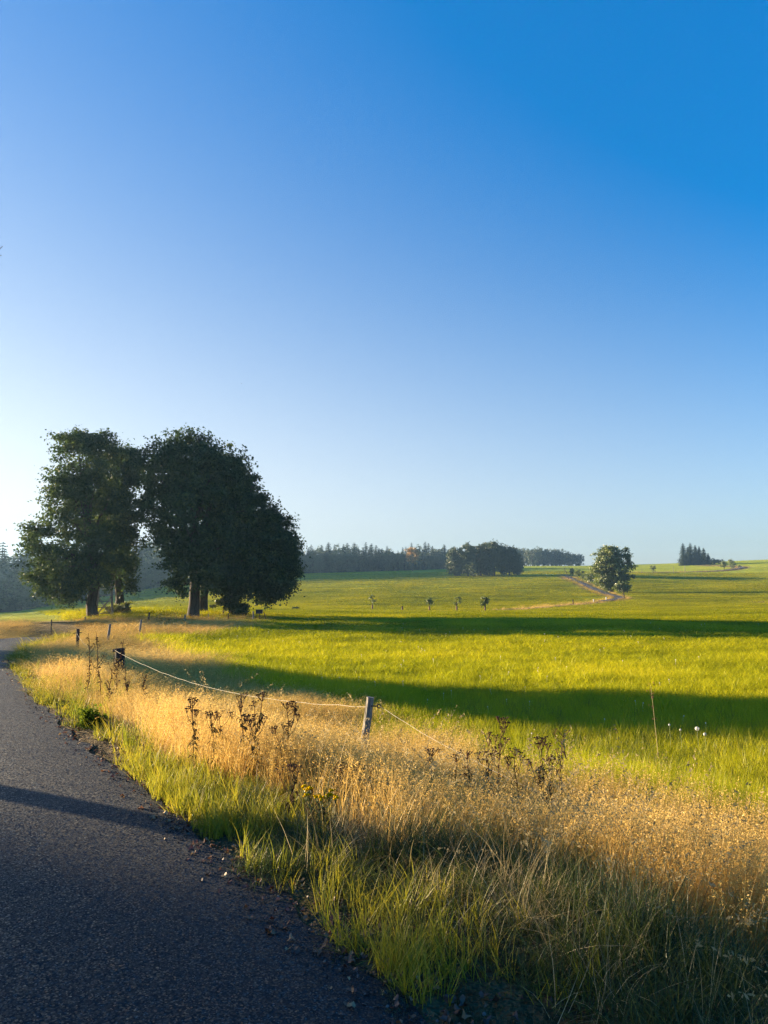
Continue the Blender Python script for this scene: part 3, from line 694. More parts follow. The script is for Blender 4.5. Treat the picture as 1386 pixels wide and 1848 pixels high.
# ------------------------------------------------------------------ trees
def leaf_cloud(lobes, n_twig, per, size, rng, shell=.55, droop=.0, sigma=.32, bough=9):
    """lobes: (cx,cy,cz,rx,ry,rz) -> leaf quads gathered in twigs near the lobes' surfaces"""
    lobes = np.asarray(lobes, float); vol = (lobes[:, 3] * lobes[:, 4] + lobes[:, 4] * lobes[:, 5] + lobes[:, 3] * lobes[:, 5])
    nb = max(4, n_twig // bough)                                   # boughs, each a flattened clump of twigs
    k = rng.choice(len(lobes), nb, p=vol / vol.sum()); L = lobes[k]
    d = rng.normal(size=(nb, 3)); d /= np.linalg.norm(d, axis=1)[:, None]
    rad = 1 - (1 - shell) * rng.random(nb) ** 1.3 - .05 + .05 * np.clip(rng.normal(size=nb), -2, 1.2)
    bc = L[:, :3] + d * L[:, 3:] * rad[:, None]
    bs = np.clip(L[:, 3:].mean(1) * .2, sigma * .6, sigma * 1.7) * rng.uniform(.6, 1.3, nb)
    bi = rng.integers(0, nb, n_twig); d = d[bi]
    c = bc[bi] + np.clip(rng.normal(size=(n_twig, 3)), -1.5, 1.5) * bs[bi][:, None] * np.array([1, 1, .55])
    bt = rng.random(nb)[bi]
    # twigs well inside another lobe are dropped by chance: the crown's inside stays open
    ins = np.zeros(n_twig)
    for lb in lobes:
        ins = np.maximum(ins, 1 - np.linalg.norm((c - lb[:3]) / lb[3:], axis=1))
    keep = rng.random(n_twig) > np.clip((ins - .3) * 1.6, 0, .9); c = c[keep]; d = d[keep]; m = len(c)
    tw_t = .6 * bt[keep] + .4 * rng.random(m)
    ax = d * .8 + np.array([0, 0, -.15]) + rng.normal(size=(m, 3)) * .5; ax /= np.linalg.norm(ax, axis=1)[:, None]
    s_ = rng.normal(size=(m, per)) * sigma * 1.1
    p = c[:, None] + ax[:, None] * s_[..., None] + rng.normal(size=(m, per, 3)) * sigma * np.array([.75, .75, .4])
    p[..., 2] -= droop * np.abs(s_)
    p = p.reshape(-1, 3); M_ = len(p); dd = np.repeat(d, per, 0)
    nrm = dd * .5 + np.array([0, 0, .5]) + rng.normal(size=(M_, 3)) * .65; nrm /= np.linalg.norm(nrm, axis=1)[:, None]
    a = np.cross(nrm, rng.normal(size=(M_, 3))); a /= np.linalg.norm(a, axis=1)[:, None]; b = np.cross(nrm, a)
    l = (size * rng.uniform(.65, 1.35, M_))[:, None]
    v = np.stack([p - a * l * .5, p - b * l * .38 + nrm * l * .12, p + a * l * .6 - nrm * l * .1, p + b * l * .38 + nrm * l * .12], 1)
    tint = np.clip(np.repeat(tw_t, per) * .5 + rng.random(M_) * .45, 0, 1)
    return v.reshape(-1, 3), np.arange(M_ * 4).reshape(-1, 4), np.repeat(tint, 4), c

def limb(mb, a, b, r0, r1, rng, wig=.12, n=6, k=6, m=0):
    a = np.asarray(a, float); b = np.asarray(b, float); t = np.linspace(0, 1, n)[:, None]
    L = np.linalg.norm(b - a); p = a + (b - a) * t
    p[:, 2] += (np.sin(t[:, 0] * np.pi) * L * .10)
    p[1:-1] += rng.normal(size=(n - 2, 3)) * wig * L * .22
    mb.tube(p, r0 + (r1 - r0) * t[:, 0] ** .8, k, m)
    return p

def broad_tree(name, base, lobes, tr, rng, leafm, n_twig=1500, per=22, size=.22, label='', cat='tree', group=None, barkm=None, first=.22, sigma=.32, shell=.5, lean=0.0, nl=None, bough=4):
    """lobes in world coordinates; trunk radius tr"""
    base = np.asarray(base, float); root = empty(name, base)
    lobes = np.asarray(lobes, float).copy(); lobes[:, :3] -= base
    top = (lobes[:, 2] + lobes[:, 5]).max(); cx = np.average(lobes[:, 0], weights=lobes[:, 3]); cy = np.average(lobes[:, 1], weights=lobes[:, 3])
    mb = MB(); fork = top * .42; zs = np.array([-.3, 0, .08 * top, first * top, fork, .62 * top, .85 * top])
    px_ = np.array([0, 0, .02, .06, .25, .5, .8]) * cx + lean * zs * .1; py_ = np.array([0, 0, .02, .05, .2, .45, .7]) * cy
    w_ = rng.normal(size=7) * .02 * top * np.array([0, 0, .3, .6, 1, 1, 1]); px_ += w_
    rad = tr * np.array([1.55, 1.28, 1.02, .92, .72, .42, .14])
    tp = np.stack([px_, py_, zs], -1); mb.tube(tp, rad, 10)
    trunk = mb.build('trunk', [barkm or M['bark']], root, True)
    v, f, t, tw = leaf_cloud(lobes, n_twig, per, size, rng, shell, .2, sigma, bough)
    br = MB()
    nl = nl or max(8, len(lobes) * 3)
    for i in range(nl):
        tgt = tw[rng.integers(len(tw))]
        zt = np.clip(tgt[2] * rng.uniform(.45, .8), first * top * .9, .8 * top)
        a = np.array([np.interp(zt, zs, px_), np.interp(zt, zs, py_), zt])
        r0 = np.interp(zt, zs, rad) * rng.uniform(.35, .6)
        p = limb(br, a, a + (tgt - a) * .93, r0, r0 * .12 + .005, rng)
        for j in range(3):
            s0 = p[rng.integers(2, 5)]; near_ = tw[np.argsort(((tw - s0) ** 2).sum(1))[rng.integers(5, max(6, min(len(tw), 60)))]]
            limb(br, s0, near_, r0 * .3, .006, rng, .1, 4, 4)
    br.build('branches', [barkm or M['bark']], root, True)
    crown = link_mesh('crown', mesh_np('crown', v, [f], leafm, None, False, {'tint': t}), root)
    tag(root, label, cat, group)
    return root

def lob(px, py, d, rx, ry, dz=0.0, rdep=None):
    """a crown lobe drawn from the photo: centre pixel, pixel radii, at distance d (+dz)"""
    p = at(px, py, d + dz); k = (d + dz) / F * .94
    return (p[0], p[1], p[2], rx * k, (rdep or rx) * k, ry * k)
rt = np.random.default_rng(21)
def tbase(px, d): x = xat(px, d); return (x, d, h1(x, d))

OLD = 'old maples beyond the bank'
broad_tree('maple_tree', tbase(169, 65), [lob(150, 830, 65, 52, 58), lob(120, 900, 65, 42, 60, -1), lob(165, 920, 65, 62, 70, 1), lob(85, 975, 65, 40, 50), lob(115, 1010, 65, 62, 50, -2), lob(80, 1040, 65, 38, 34), lob(120, 1062, 65, 48, 26, -1.5),
           lob(190, 1000, 65, 45, 70, -1), lob(136, 1056, 65, 20, 20, -2.5), lob(128, 795, 65, 30, 26), lob(185, 810, 65, 34, 34, 1)], .40, rt, M['maple_leaf_warm'], 1900, 24, .215,
           'tallest and leftmost old maple, broad ragged crown and thick trunk beside the lattice frame', group=OLD)
broad_tree('maple_tree', tbase(214, 71), [lob(215, 850, 71, 42, 62), lob(205, 930, 71, 52, 70), lob(218, 990, 71, 33, 52, -1), lob(232, 1045, 71, 16, 28), lob(185, 1030, 71, 26, 34, 2), lob(234, 840, 71, 28, 36)], .36, rt, M['maple_leaf_warm'], 1450, 24, .22,
           'old maple with slim dark trunk rising from the yellow-green bush, second from the left', group=OLD)
broad_tree('maple_tree', tbase(349, 65), [lob(345, 845, 65, 78, 68), lob(304, 858, 65, 50, 58, -1), lob(398, 850, 65, 56, 58, 1), lob(282, 900, 65, 35, 56), lob(345, 930, 65, 80, 80, -2), lob(338, 1005, 65, 54, 55, -2), lob(380, 1010, 65, 60, 65, -1.5),
           lob(312, 960, 65, 40, 46), lob(322, 1052, 65, 18, 24, -2), lob(415, 935, 65, 46, 66), lob(345, 815, 65, 48, 38), lob(270, 838, 65, 30, 38)], .44, rt, M['maple_leaf'], 2500, 24, .215,
           'great dome-crowned dark maple with the thickest trunk, just right of the gap', group=OLD)
broad_tree('maple_tree', tbase(366, 73), [lob(375, 880, 73, 60, 70), lob(420, 930, 73, 44, 66), lob(390, 1000, 73, 60, 60), lob(385, 1050, 73, 26, 26)], .40, rt, M['maple_leaf'], 1700, 22, .23,
           'dark maple whose trunk half hides behind the thickest trunk', group=OLD)
broad_tree('maple_tree', tbase(424, 69), [lob(428, 882, 69, 38, 48), lob(462, 942, 69, 50, 58), lob(496, 972, 69, 40, 56, -1), lob(460, 1010, 69, 65, 62, -2), lob(505, 1025, 69, 34, 52), lob(430, 1050, 69, 50, 32, -2), lob(490, 1060, 69, 38, 28), lob(518, 1000, 69, 22, 44)], .42, rt, M['maple_leaf'], 2300, 24, .225,
           'dark maple at the right end of the group, crown sloping down to the right', group=OLD)
# roadside trees left of the frame: their shadows cross the road, the bank and the meadow
def gen_lobes(x, y, z, h, r, rng, n=9, low=.22):
    out = []
    for i in range(n):
        t = (i + .5) / n; zz = low + (1 - low) * t; w = r * (math.sin(math.pi * min(1, .18 + .8 * t)) ** .7); a = i * 2.4
        out.append((x + math.cos(a) * w * .42, y + math.sin(a) * w * .42, z + h * (low + (.93 - low) * t), w * .62, w * .62, h * .16))
    return out
def nt(n_, t_): return (n_ * .438 - t_ * .899, n_ * .899 + t_ * .438)
SIDE = 'roadside trees left of the view'
def side_tree(n_, t_, h, r, label, tw=900, size=.3, low=.2, end=None):
    x, y = nt(n_, t_); z = h1(x, y)
    if end is not None: h = ((t_ - end) * math.tan(SUN_EL) - .1 - z) / .96
    return broad_tree('roadside_tree', (x, y, z), gen_lobes(x, y, z, h, r, rt, 16, low), .028 * h, rt, M['maple_leaf_warm'], tw, 18, size, label, group=SIDE)
side_tree(14.0, 40, 14, 2.35, 'roadside maple standing left of the view beyond the bend', 1000, low=.1)
side_tree(41.2, 62, 14, 2.5, 'roadside maple left of the view, level with the old maples', 800, low=.1)
side_tree(2.5, 80, 18, 2.1, 'roadside maple left of the view, level with the camera', 520, .30, .04)
side_tree(-1.2, 76, 18, 2.2, 'slim roadside maple left of the view, behind its taller neighbour', 420, .30, .04)
side_tree(-4.6, 72, 18, 2.8, 'roadside maple fourth farthest back on the left of the camera', 330, .34, .04)
side_tree(-9.5, 80, 18, 3.2, 'roadside maple third farthest back on the left of the camera', 420, .34, .04)
side_tree(-15.5, 74, 18, 4.2, 'roadside maple second farthest back on the left of the camera', 520, .34, .04)
side_tree(-23, 82, 18, 4.6, 'roadside maple farthest back on the left of the camera', 520, .34, .04)
# the one whose twig tips reach into the frame
bx, by = -9.6, 9.3; bz = h1(bx, by)
tp_ = at(-2, 455, 10.4)
tr_ = broad_tree('roadside_tree', (bx, by, bz), [(bx - .3, by - .2, bz + 6.4, 2.2, 2.2, 1.6), (bx + 1.2, by + .3, bz + 6.2, 1.7, 1.5, 1.1), (bx - 1.4, by - .8, bz + 5.6, 1.6, 1.6, 1.0), (bx, by, bz + 8, 1.6, 1.6, 1.1)], .16, rt, M['maple_leaf_warm'], 420, 14, .13,
                'slender roadside tree left of the view, its twig tips touching the sky edge', group=SIDE, sigma=.22)
mb = MB(); a0 = np.array([bx + 1.2, by + .3, bz + 5.6]); e0 = at(5, 444, 10.4); e1 = at(3, 461, 10.4)
p_ = limb(mb, a0, at(-14, 462, 10.4), .022, .008, rt, .05, 6, 5)
mb.tube([p_[-1], at(-4, 453, 10.4), e0], [.008, .007, .004], 4); mb.tube([p_[-1], at(-4, 461, 10.4), e1], [.008, .006, .004], 4)
mb.v = [v_ - np.array([bx, by, bz]) for v_ in mb.v]
mb.build('twig', [M['bark']], tr_)

# bushes at the feet of the old trees
def bush(name, px, d, w, h, label, mat, tw=120, size=.12, cat='bush', group=None, py=None, sig=.14, n=5):
    x = xat(px, d); z = h1(x, d); lb = []
    for i in range(n):
        a = rt.random() * 6.28; lb.append((x + math.cos(a) * w * .25, d + math.sin(a) * w * .25, z + h * rt.uniform(.3, .6), w * .34, w * .34, h * .42))
    root = empty(name, (x, d, z)); lb = np.array(lb); lb[:, :3] -= np.array([x, d, z])
    v, f, t, tw_ = leaf_cloud(lb, tw, 16, size, rt, .4, .1, sig)
    link_mesh('foliage', mesh_np('foliage', v, [f], mat, None, False, {'tint': t}), root)
    mb = MB()
    for i in range(8): limb(mb, (rt.normal() * .05, rt.normal() * .05, -.05), tw_[rt.integers(len(tw_))], .02, .005, rt, .1, 5, 4)
    mb.build('stems', [M['bark_red']], root, True)
    return tag(root, label, cat, group)
bush('bush', 214, 68, 1.9, 1.3, 'yellow-green leafy bush at the foot of the slim maple trunk', M['bush_leaf'], 170, .16)
bush('bush', 425, 66.5, 1.9, 1.7, 'dark round bush hugging the trunk at the right end of the maples', M['maple_leaf'], 200, .16)
bush('bush', 404, 68, 1.8, 2.6, 'half-lit bush of suckers between the maple trunks', M['bush_leaf'], 110, .17)

# wooden lattice frame (foot of a raised hide) between the two left trunks
hx, hy = xat(189, 66), 66.0; hz_ = h1(hx, hy)
hide = empty('raised_hide', (hx, hy, hz_), .25)
for sx in (-.62, .62):
    for sy in (-.45, .45):
        mb = MB(); mb.tube([(sx * 1.1, sy * 1.1, -.2), (sx * .8, sy * .8, 3.1)], .055, 7); mb.build('leg', [M['wood']], hide, True)
for z0 in (.35, .85, 1.35, 1.85, 2.4):
    mb = MB(); k_ = 1.1 - .1 * z0; mb.tube([(-.66 * k_, -.5 * k_, z0), (.66 * k_, -.5 * k_, z0)], .035, 6); mb.build('rung', [M['wood']], hide, True)
for s_ in (-1, 1):
    for yy0 in (-.5, .46):
        mb = MB(); mb.tube([(-.66 * s_, yy0 + .03 * s_, .15), (.6 * s_, yy0 + .03 * s_, 1.75)], .03, 6); mb.build('brace', [M['wood']], hide, True)
mb = MB(); mb.box((0, 0, 3.1), 1.35, 1.1, .06); mb.build('seat_platform', [M['wood']], hide)
tag(hide, 'weathered wooden lattice frame with rungs and crossed braces between the two left trunks', 'hunting stand')

# ------------------------------------------------------------------ far trees
def conifer_mesh(name, h, r, rng, dens=1.0):
    mb = MB(); mb.tube([(0, 0, -.5), (0, 0, h * .5), (0, 0, h * .97)], [h * .018, h * .012, h * .003], 6, 1)
    z = h * .06; V = []; T = []
    while z < h * .985:
        t = (z / h); rad = r * (1 - t) ** .7 * rng.uniform(.8, 1.15) + .12; nb = max(4, int((5 + 8 * (1 - t)) * dens)); off = rng.random() * 6.28
        for i in range(nb):
            a = off + i * 6.283 / nb + rng.normal() * .25; L = rad * rng.uniform(.65, 1.12); ct, st = math.cos(a), math.sin(a); tt = rng.random()
            ns = max(3, int(L / .42))
            for j in range(ns):
                s0 = (j + .3) / ns * L; wd = .55 * (1 - .5 * j / ns); ln = L / ns * 1.7
                for side in (-1, 1):
                    a2 = a + side * rng.uniform(.3, .9); c2, s2 = math.cos(a2), math.sin(a2); zz = z - s0 * rng.uniform(.22, .5) + .06 * s0 * s0 / max(L, .1)
                    p0 = np.array([ct * s0, st * s0, zz]); p1 = p0 + np.array([c2 * ln, s2 * ln, -ln * rng.uniform(.2, .75)])
                    sd_ = np.array([-s2, c2, rng.normal() * .5]) * wd * .42
                    V.append([p0 - sd_ * .6, p0 + sd_ * .6, p1 + sd_ * .55, p1 - sd_ * .55]); T.append(tt * .6 + rng.random() * .4)
        z += h * rng.uniform(.03, .042)
    V = np.array(V); mb.add(V.reshape(-1, 3), np.arange(len(V) * 4).reshape(-1, 4), 0, np.repeat(T, 4))
    return mb.mesh(name, [M['needle'], M['bark']])
def dome_lobes(h, r, low, rng):
    out = []; zc = h * (.5 + low * .45); rz_ = h - zc
    for i in range(16):
        a = i * 2.4; zz = -0.75 + 1.6 * (i + .5) / 16; w = math.sqrt(max(0, 1 - zz * zz)); k = rng.uniform(.55, .68)
        out.append((math.cos(a) * w * r * k, math.sin(a) * w * r * k, zc + zz * rz_ * .68, r * .42, r * .42, rz_ * .32))
    return out
def round_mesh(name, h, r, rng, mat, low=.12, tw=260, size=.6, per=14, n=9):
    mb = MB(); mb.tube([(0, 0, -.5), (.1, 0, h * .3), (0, .1, h * .75)], [h * .025, h * .02, h * .006], 7, 1)
    lb = dome_lobes(h, r, low, rng) + [(0, 0, h * (.5 + low * .4), r * .86, r * .86, h * (.45 - low * .35))] + ([(0, 0, h * .24, r * .95, r * .95, h * .24)] if low < .2 else [])
    v, f, t, c = leaf_cloud(lb, tw, per, size, rng, .45, .1, size * .8, 3); mb.add(v, f, 0, t)
    for i in range(10): limb(mb, (0, 0, h * rng.uniform(.2, .55)), c[rng.integers(len(c))], h * .008, .01, rng, .1, 4, 4, 1)
    return mb.mesh(name, [mat, M['bark']])
rf = np.random.default_rng(5)
CON = [conifer_mesh('spruce_tree', 18, 3.6 + .4 * i, rf, .9) for i in range(5)]
RND = [round_mesh('broadleaf_tree', 15, 5.0 + .4 * i, rf, M['far_leaf'], .06, 300, .55) for i in range(5)]
FOREST_C = 'spruces of the distant forest edge'; FOREST_B = 'broadleaf trees of the distant forest edge'
def put(me, name, x, y, s, sz, label, cat, group, sink=.3):
    o = link_mesh(name, me, None, (x, y, h1(x, y) - sink)); o.rotation_euler = (0, 0, rf.random() * 6.28); o.scale = (s, s, sz)
    return tag(o, label, cat, group)
# forest edge in plan: (x, y) with tree top row in the photo
EDGEF = smooth_line(np.array([(-150, 165), (-168, 205), (-160, 245)] + [(xat(px, d), d) for px, d in [(18, 282), (150, 312), (290, 352), (420, 388), (540, 424), (620, 445), (690, 464), (760, 485), (830, 505)]]), 10)
seg = np.linalg.norm(np.diff(EDGEF, axis=0), axis=1); cum = np.concatenate([[0], np.cumsum(seg)])
def on_edge(s): return np.array([np.interp(s, cum, EDGEF[:, 0]), np.interp(s, cum, EDGEF[:, 1])]), np.array([np.interp(s + 1, cum, EDGEF[:, 0]) - np.interp(s - 1, cum, EDGEF[:, 0]), np.interp(s + 1, cum, EDGEF[:, 1]) - np.interp(s - 1, cum, EDGEF[:, 1])])
row_specs = [(0.0, 4.0, .3), (4.5, 5.0, .5), (10, 5.6, .6), (17, 7, .7)]
for ri, (back, step, pc) in enumerate(row_specs):
    s = rf.uniform(0, step)
    while s < cum[-1]:
        p, t_ = on_edge(s); t_ = t_ / (np.linalg.norm(t_) + 1e-9); nn = np.array([-t_[1], t_[0]])
        p = p + nn * (back + rf.normal() * 1.2); s += step * rf.uniform(.7, 1.35)
        px_ = 693 + F * p[0] / p[1] if p[1] > 0 else -999
        big = 1.42 if px_ < 70 else 1.36 if px_ < 525 else 1.0
        con = rf.random() < pc * (.75 if px_ < 250 else 1)
        sz = rf.uniform(.66, 1.06) * big * (1.0 + .06 * ri)
        if ri == 0: sz *= .9
        if con:
            put(CON[rf.integers(5)], 'spruce_tree', p[0], p[1], sz * rf.uniform(.95, 1.2), sz * .92, 'hazy dark spruce in the distant forest edge behind the meadow', 'tree', FOREST_C)
        else:
            put(RND[rf.integers(5)], 'broadleaf_tree', p[0], p[1], sz * rf.uniform(.9, 1.15), sz * 1.0, 'hazy round broadleaf tree in the distant forest edge behind the meadow', 'tree', FOREST_B)
ORM = round_mesh('autumn_tree', 14, 4.2, rf, M['orange_leaf'], .2, 240, .5)
put(ORM, 'autumn_tree', xat(745, 452), 452, 1.1, 1.15, 'single orange autumn tree glowing in the distant forest edge', 'tree', None)
# broadleaf clump in mid distance
CL = 'broadleaf clump in the middle distance'
for px_, d, s, sz, lab in [(822, 352, .80, 1.0, 'pale lit broadleaf tree on the left flank of the dark clump'), (845, 350, 1.0, 1.10, 'dark round broadleaf tree, left half of the clump, seen behind its paler flank'), (868, 356, 1.05, 1.10, 'dark round broadleaf tree in the middle of the clump'),
                           (893, 350, 1.15, 1.16, 'tallest dome-shaped broadleaf tree on the right half of the clump'), (920, 353, 1.05, 1.04, 'dark broadleaf tree next to the right end of the clump'), (935, 350, .55, .62, 'low broadleaf tree on the right end of the clump'),
                           (880, 366, 1.1, 1.12, 'dark broadleaf tree standing behind the middle of the clump')]:
    me_ = round_mesh('broadleaf_tree', 15, 5.0, rf, M['far_leaf'], .05, 1100, .48)
    put(me_, 'broadleaf_tree', xat(px_, d), d, s, sz, lab, 'tree', CL)
put(round_mesh('young_tree', 8, 2.2, rf, M['far_leaf'], .1, 160, .4), 'young_tree', xat(855, 342), 342, 1, .9, 'small pale young tree in front of the dark clump', 'tree', CL)
# low wood on the skyline right of the clump
for i in range(26):
    px_ = 935 + i * 4.5 + rf.normal() * 1.5; d = 640 + rf.normal() * 8; sz = (1.08 - .55 * max(0, (px_ - 1000) / 60) ** 1.3) * rf.uniform(.82, 1.1)
    put(RND[rf.integers(5)], 'broadleaf_tree', xat(px_, d), d, sz * .95, max(.35, sz), 'hazy tree of the low wood on the skyline right of the clump', 'tree', 'low wood on the skyline')
# lone tree by the lane bend
d = 222
broad_tree('lone_tree', tbase(1104, d), [lob(1100, 1022, d, 27, 38), lob(1098, 1008, d, 26, 26), lob(1085, 1025, d, 18, 26), lob(1108, 1030, d, 26, 28), lob(1100, 1000, d, 20, 18), lob(1090, 1045, d, 16, 16), lob(1118, 1050, d, 18, 14), lob(1100, 1058, d, 12, 10), lob(1130, 1000, d, 12, 14), lob(1139, 1018, d, 10, 8), lob(1135, 1040, d, 12, 7)],
           .42, rt, M['young_leaf'], 1900, 18, .38, 'large lone tree beside the bend of the far lane, sunlit on its left side', 'tree', None, sigma=.34, bough=3, shell=.4)
broad_tree('small_tree', tbase(1127, 186), [lob(1122, 1058, 186, 11, 10), lob(1114, 1060, 186, 8, 8), lob(1130, 1062, 186, 8, 9)], .14, rt, M['young_leaf'], 160, 14, .32, 'small round tree in front of the large lone tree at the lane bend', 'tree', None, sigma=.25, bough=3)
# small trees along the far lane
for px_, d, hpx, wpx, lab in [(1064, 262, 24, 15, 'small tree with visible stem just left of the large lone tree'), (1044, 300, 20, 14, 'small yellowish tree on the right of the far lane'), (1034, 330, 16, 10, 'small tree at the left of the lane row near the leaning stem'),
                              (1053, 290, 14, 10, 'low dark tree in the middle of the lane row'), (1181, 384, 15, 10, 'small egg-shaped tree alone above the hill lane'), (1309, 412, 20, 10, 'narrow tree on the near side of the hill lane bend'),
                              (1325, 425, 15, 12, 'round dark tree at the hill lane bend'), (1322, 446, 18, 11, 'rusty tree behind the hill lane bend'), (1337, 436, 8, 6, 'smallest tree at the end of the hill lane bend'), (1053, 352, 8, 7, 'tiny bush on the field above the lane row')]:
    h_ = hpx * d / F; r_ = wpx * d / F * .5
    me_ = round_mesh('small_tree', h_, r_, rf, M['young_leaf'], .25, 110, h_ * .07, 10, 7)
    put(me_, 'small_tree', xat(px_, d), d, 1, 1, lab, 'tree', 'small trees along the far lanes', .1)
me_ = MB(); limb(me_, (0, 0, -.2), (-1.9, 0, 4.6), .13, .05, rf); 
for k_ in range(6): limb(me_, (-1.0 - .15 * k_, 0, 2.6 + .35 * k_), (-1.0 - .15 * k_ + rf.normal() * 1.0, rf.normal() * .6, 3.4 + .45 * k_), .04, .012, rf, .1, 4, 4)
o = me_.build('leaning_stem', [M['bark']], None, True); x_ = xat(1028, 300); o.location = (x_, 300, h1(x_, 300)); tag(o, 'bare leaning tree stem on the left of the far lane', 'tree')
# spruces on the right-hand ridge
SP = 'spruces on the right-hand ridge'
for px_, d, hpx, lab in [(1236, 520, 42, 'leftmost spruce of the ridge group, standing a little apart'), (1249, 522, 42, 'slim pointed spruce, second in the ridge group'), (1258, 530, 37, 'spruce in the middle of the ridge group'), (1265, 520, 36, 'broad spruce right of the middle of the ridge group'),
                         (1273, 524, 32, 'shorter spruce on the right of the ridge group'), (1281, 520, 22, 'lowest spruce at the right end of the ridge group'), (1244, 534, 34, 'spruce half hidden behind the left of the ridge group')]:
    h_ = hpx * d / F; me_ = conifer_mesh('spruce_tree', h_, h_ * .28, rf, 1.3); put(me_, 'spruce_tree', xat(px_, d), d, 1, 1, lab, 'tree', SP)
for px_, h_ in [(1290, 4.5), (1296, 4.0), (1303, 3.6), (1288, 5.2)]:
    put(round_mesh('ridge_bush', h_, h_ * .55, rf, M['far_leaf'], .05, 90, .4, 10, 6), 'ridge_bush', xat(px_, 515), 515, 1, 1, 'low bush trailing right of the ridge spruces', 'bush', 'bushes beside the ridge spruces', .1)

# saplings in the meadow with tree guards
def sapling(px, d, hpx, leafy, label, guard=True):
    h_ = hpx * d / F; x = xat(px, d); root = empty('sapling', (x, d, h1(x, d)))
    mb = MB(); mb.tube([(0, 0, -.1), (.03, 0, h_ * .5), (0, .02, h_ * .97)], [.06, .045, .015], 6)
    tips = []
    for i in range(9):
        z0 = h_ * rf.uniform(.3, .85); a = rf.random() * 6.28; L = h_ * rf.uniform(.15, .3)
        e = np.array([math.cos(a) * L * .7, math.sin(a) * L * .7, z0 + L * .8]); limb(mb, (0, 0, z0), e, .025, .008, rf, .1, 4, 4); tips.append(e)
    mb.build('trunk', [M['bark']], root, True)
    if leafy:
        tips = np.array(tips); lb = np.hstack([tips, np.full((len(tips), 3), h_ * .085)])
        v, f, t, _ = leaf_cloud(lb, int(70 * leafy), 8, .2, rf, .3, .1, .16); link_mesh('crown', mesh_np('crown', v, [f], M['young_leaf'], None, False, {'tint': t}), root)
    if guard:
        mb = MB(); mb.tube([(0, 0, -.02), (0, 0, .75)], .13, 9); mb.build('tree_guard', [M['guard']], root)
    return tag(root, label, 'young tree', 'saplings along the near edge of the far slope')
sapling(672, 122, 24, .35, 'thin pale sapling left of the others, almost leafless with a guard at its foot')
sapling(775, 120, 20, .9, 'leafy little sapling in the middle of the sapling row')
sapling(824, 119, 24, .4, 'slender sparse sapling between two leafier ones')
sapling(875, 117, 27, 1.2, 'leafiest sapling, at the right end of the row by the lane')
sapling(726, 120, 7, .0, 'cut-off stump of a sapling in a brown guard')
bush('small_bush', 535, 112, 1.0, .9, 'tiny dark bush alone on the meadow right of the maples', M['maple_leaf'], 50, .12)

# ------------------------------------------------------------------ fence
def post(px, py_top, d, w, label, lean=(0, 0), name='fence_post', mat=None, hgt=None, insul=False, sq=False):
    p = at(px, py_top, d); zb = h1(p[0], d); root = empty(name, (p[0], d, zb)); L = (p[2] - zb) if hgt is None else hgt
    mb = MB(); n = 7; zs = np.linspace(-.25, L, n)
    k = 9
    for_ = np.stack([lean[0] * (zs - L) + rf.normal(size=n) * .003, lean[1] * (zs - L), zs], -1)
    mb.tube(for_, w * .5 * np.linspace(1.12, .95, n) * (1 + rf.normal(size=n) * .03), k, 0)
    for i, vv in enumerate(mb.v): mb.v[i] = vv + 0
    mb.build('post', [mat or M['wood']], root, False)
    if insul:
        b = MB(); zi = L - .09
        b.tube([(.0, -w * .3, zi), (w * .9, -w * .5, zi)], .008, 6); a = np.linspace(0, 6.283, 11)
        b.tube(np.stack([w * .9 + .018 + .020 * np.cos(a), np.full(11, -w * .5), zi + .020 * np.sin(a)], -1), .007, 6)
        b.build('insulator', [M['black']], root, True)
    tag(root, label, 'fence post', 'posts of the meadow fence')
    return root, p
pn, PN = post(668, 1258, 8.5, .088, 'nearest weathered fence post with a black ring insulator, standing in the golden grass', (.12, 0), insul=True)
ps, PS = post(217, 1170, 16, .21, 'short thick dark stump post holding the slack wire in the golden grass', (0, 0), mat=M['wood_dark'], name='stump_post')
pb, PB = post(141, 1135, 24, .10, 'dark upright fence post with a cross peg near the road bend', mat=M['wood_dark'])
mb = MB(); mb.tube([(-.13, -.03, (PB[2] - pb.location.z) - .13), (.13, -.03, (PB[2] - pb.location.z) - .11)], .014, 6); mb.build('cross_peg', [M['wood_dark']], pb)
mb = MB(); mb.box((-.09, -.10, (PS[2] - ps.location.z) - .06), .05, .06, .05); mb.build('insulator', [M['black']], ps)
for px_, py_, d, w, lab, ln in [(199, 1126, 31, .10, 'weathered fence post leaning right, behind the one with the cross peg', (.12, 0)), (255, 1118, 40, .11, 'fence post at the left tip of the sunlit meadow', (.1, 0)), (270, 1105, 58, .13, 'dark leaning fence post beyond the left tip of the meadow', (.14, 0)),
                          (93, 1118, 44, .07, 'thin dark post left of the maples above the road', (0, 0)), (154, 1113, 60, .07, 'small post just left of the tallest maple trunk', (0, 0)), (334, 1109, 60, .13, 'fence post immediately left of the thickest maple trunk', (0, 0)),
                          (376, 1108, 63, .08, 'short post just right of the thickest maple trunk', (0, 0)), (412, 1107, 62, .09, 'post in front of the dark bush by the right maple', (0, 0)), (457, 1103, 63, .13, 'stout post right of the maples near the little box', (0, 0)),
                          (476, 1104, 64, .07, 'thin leaning stake beside the little dark box right of the maples', (-.3, 0)), (283, 1110, 60, .05, 'thin stick beside the dark leaning post', (0, 0)), (244, 1111, 66, .05, 'thin stick right of the yellow-green bush', (0, 0))]:
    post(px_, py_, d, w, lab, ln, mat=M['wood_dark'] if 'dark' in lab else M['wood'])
p = at(468, 1101, 64); eb = empty('energizer_box', (p[0], 64, p[2] - .3))
mb = MB(); mb.box((0, 0, 0), .55, .2, .3); mb.build('case', [M['black']], eb); mb = MB(); mb.box((0, 0, .301), .6, .25, .04); mb.build('lid', [M['black']], eb)
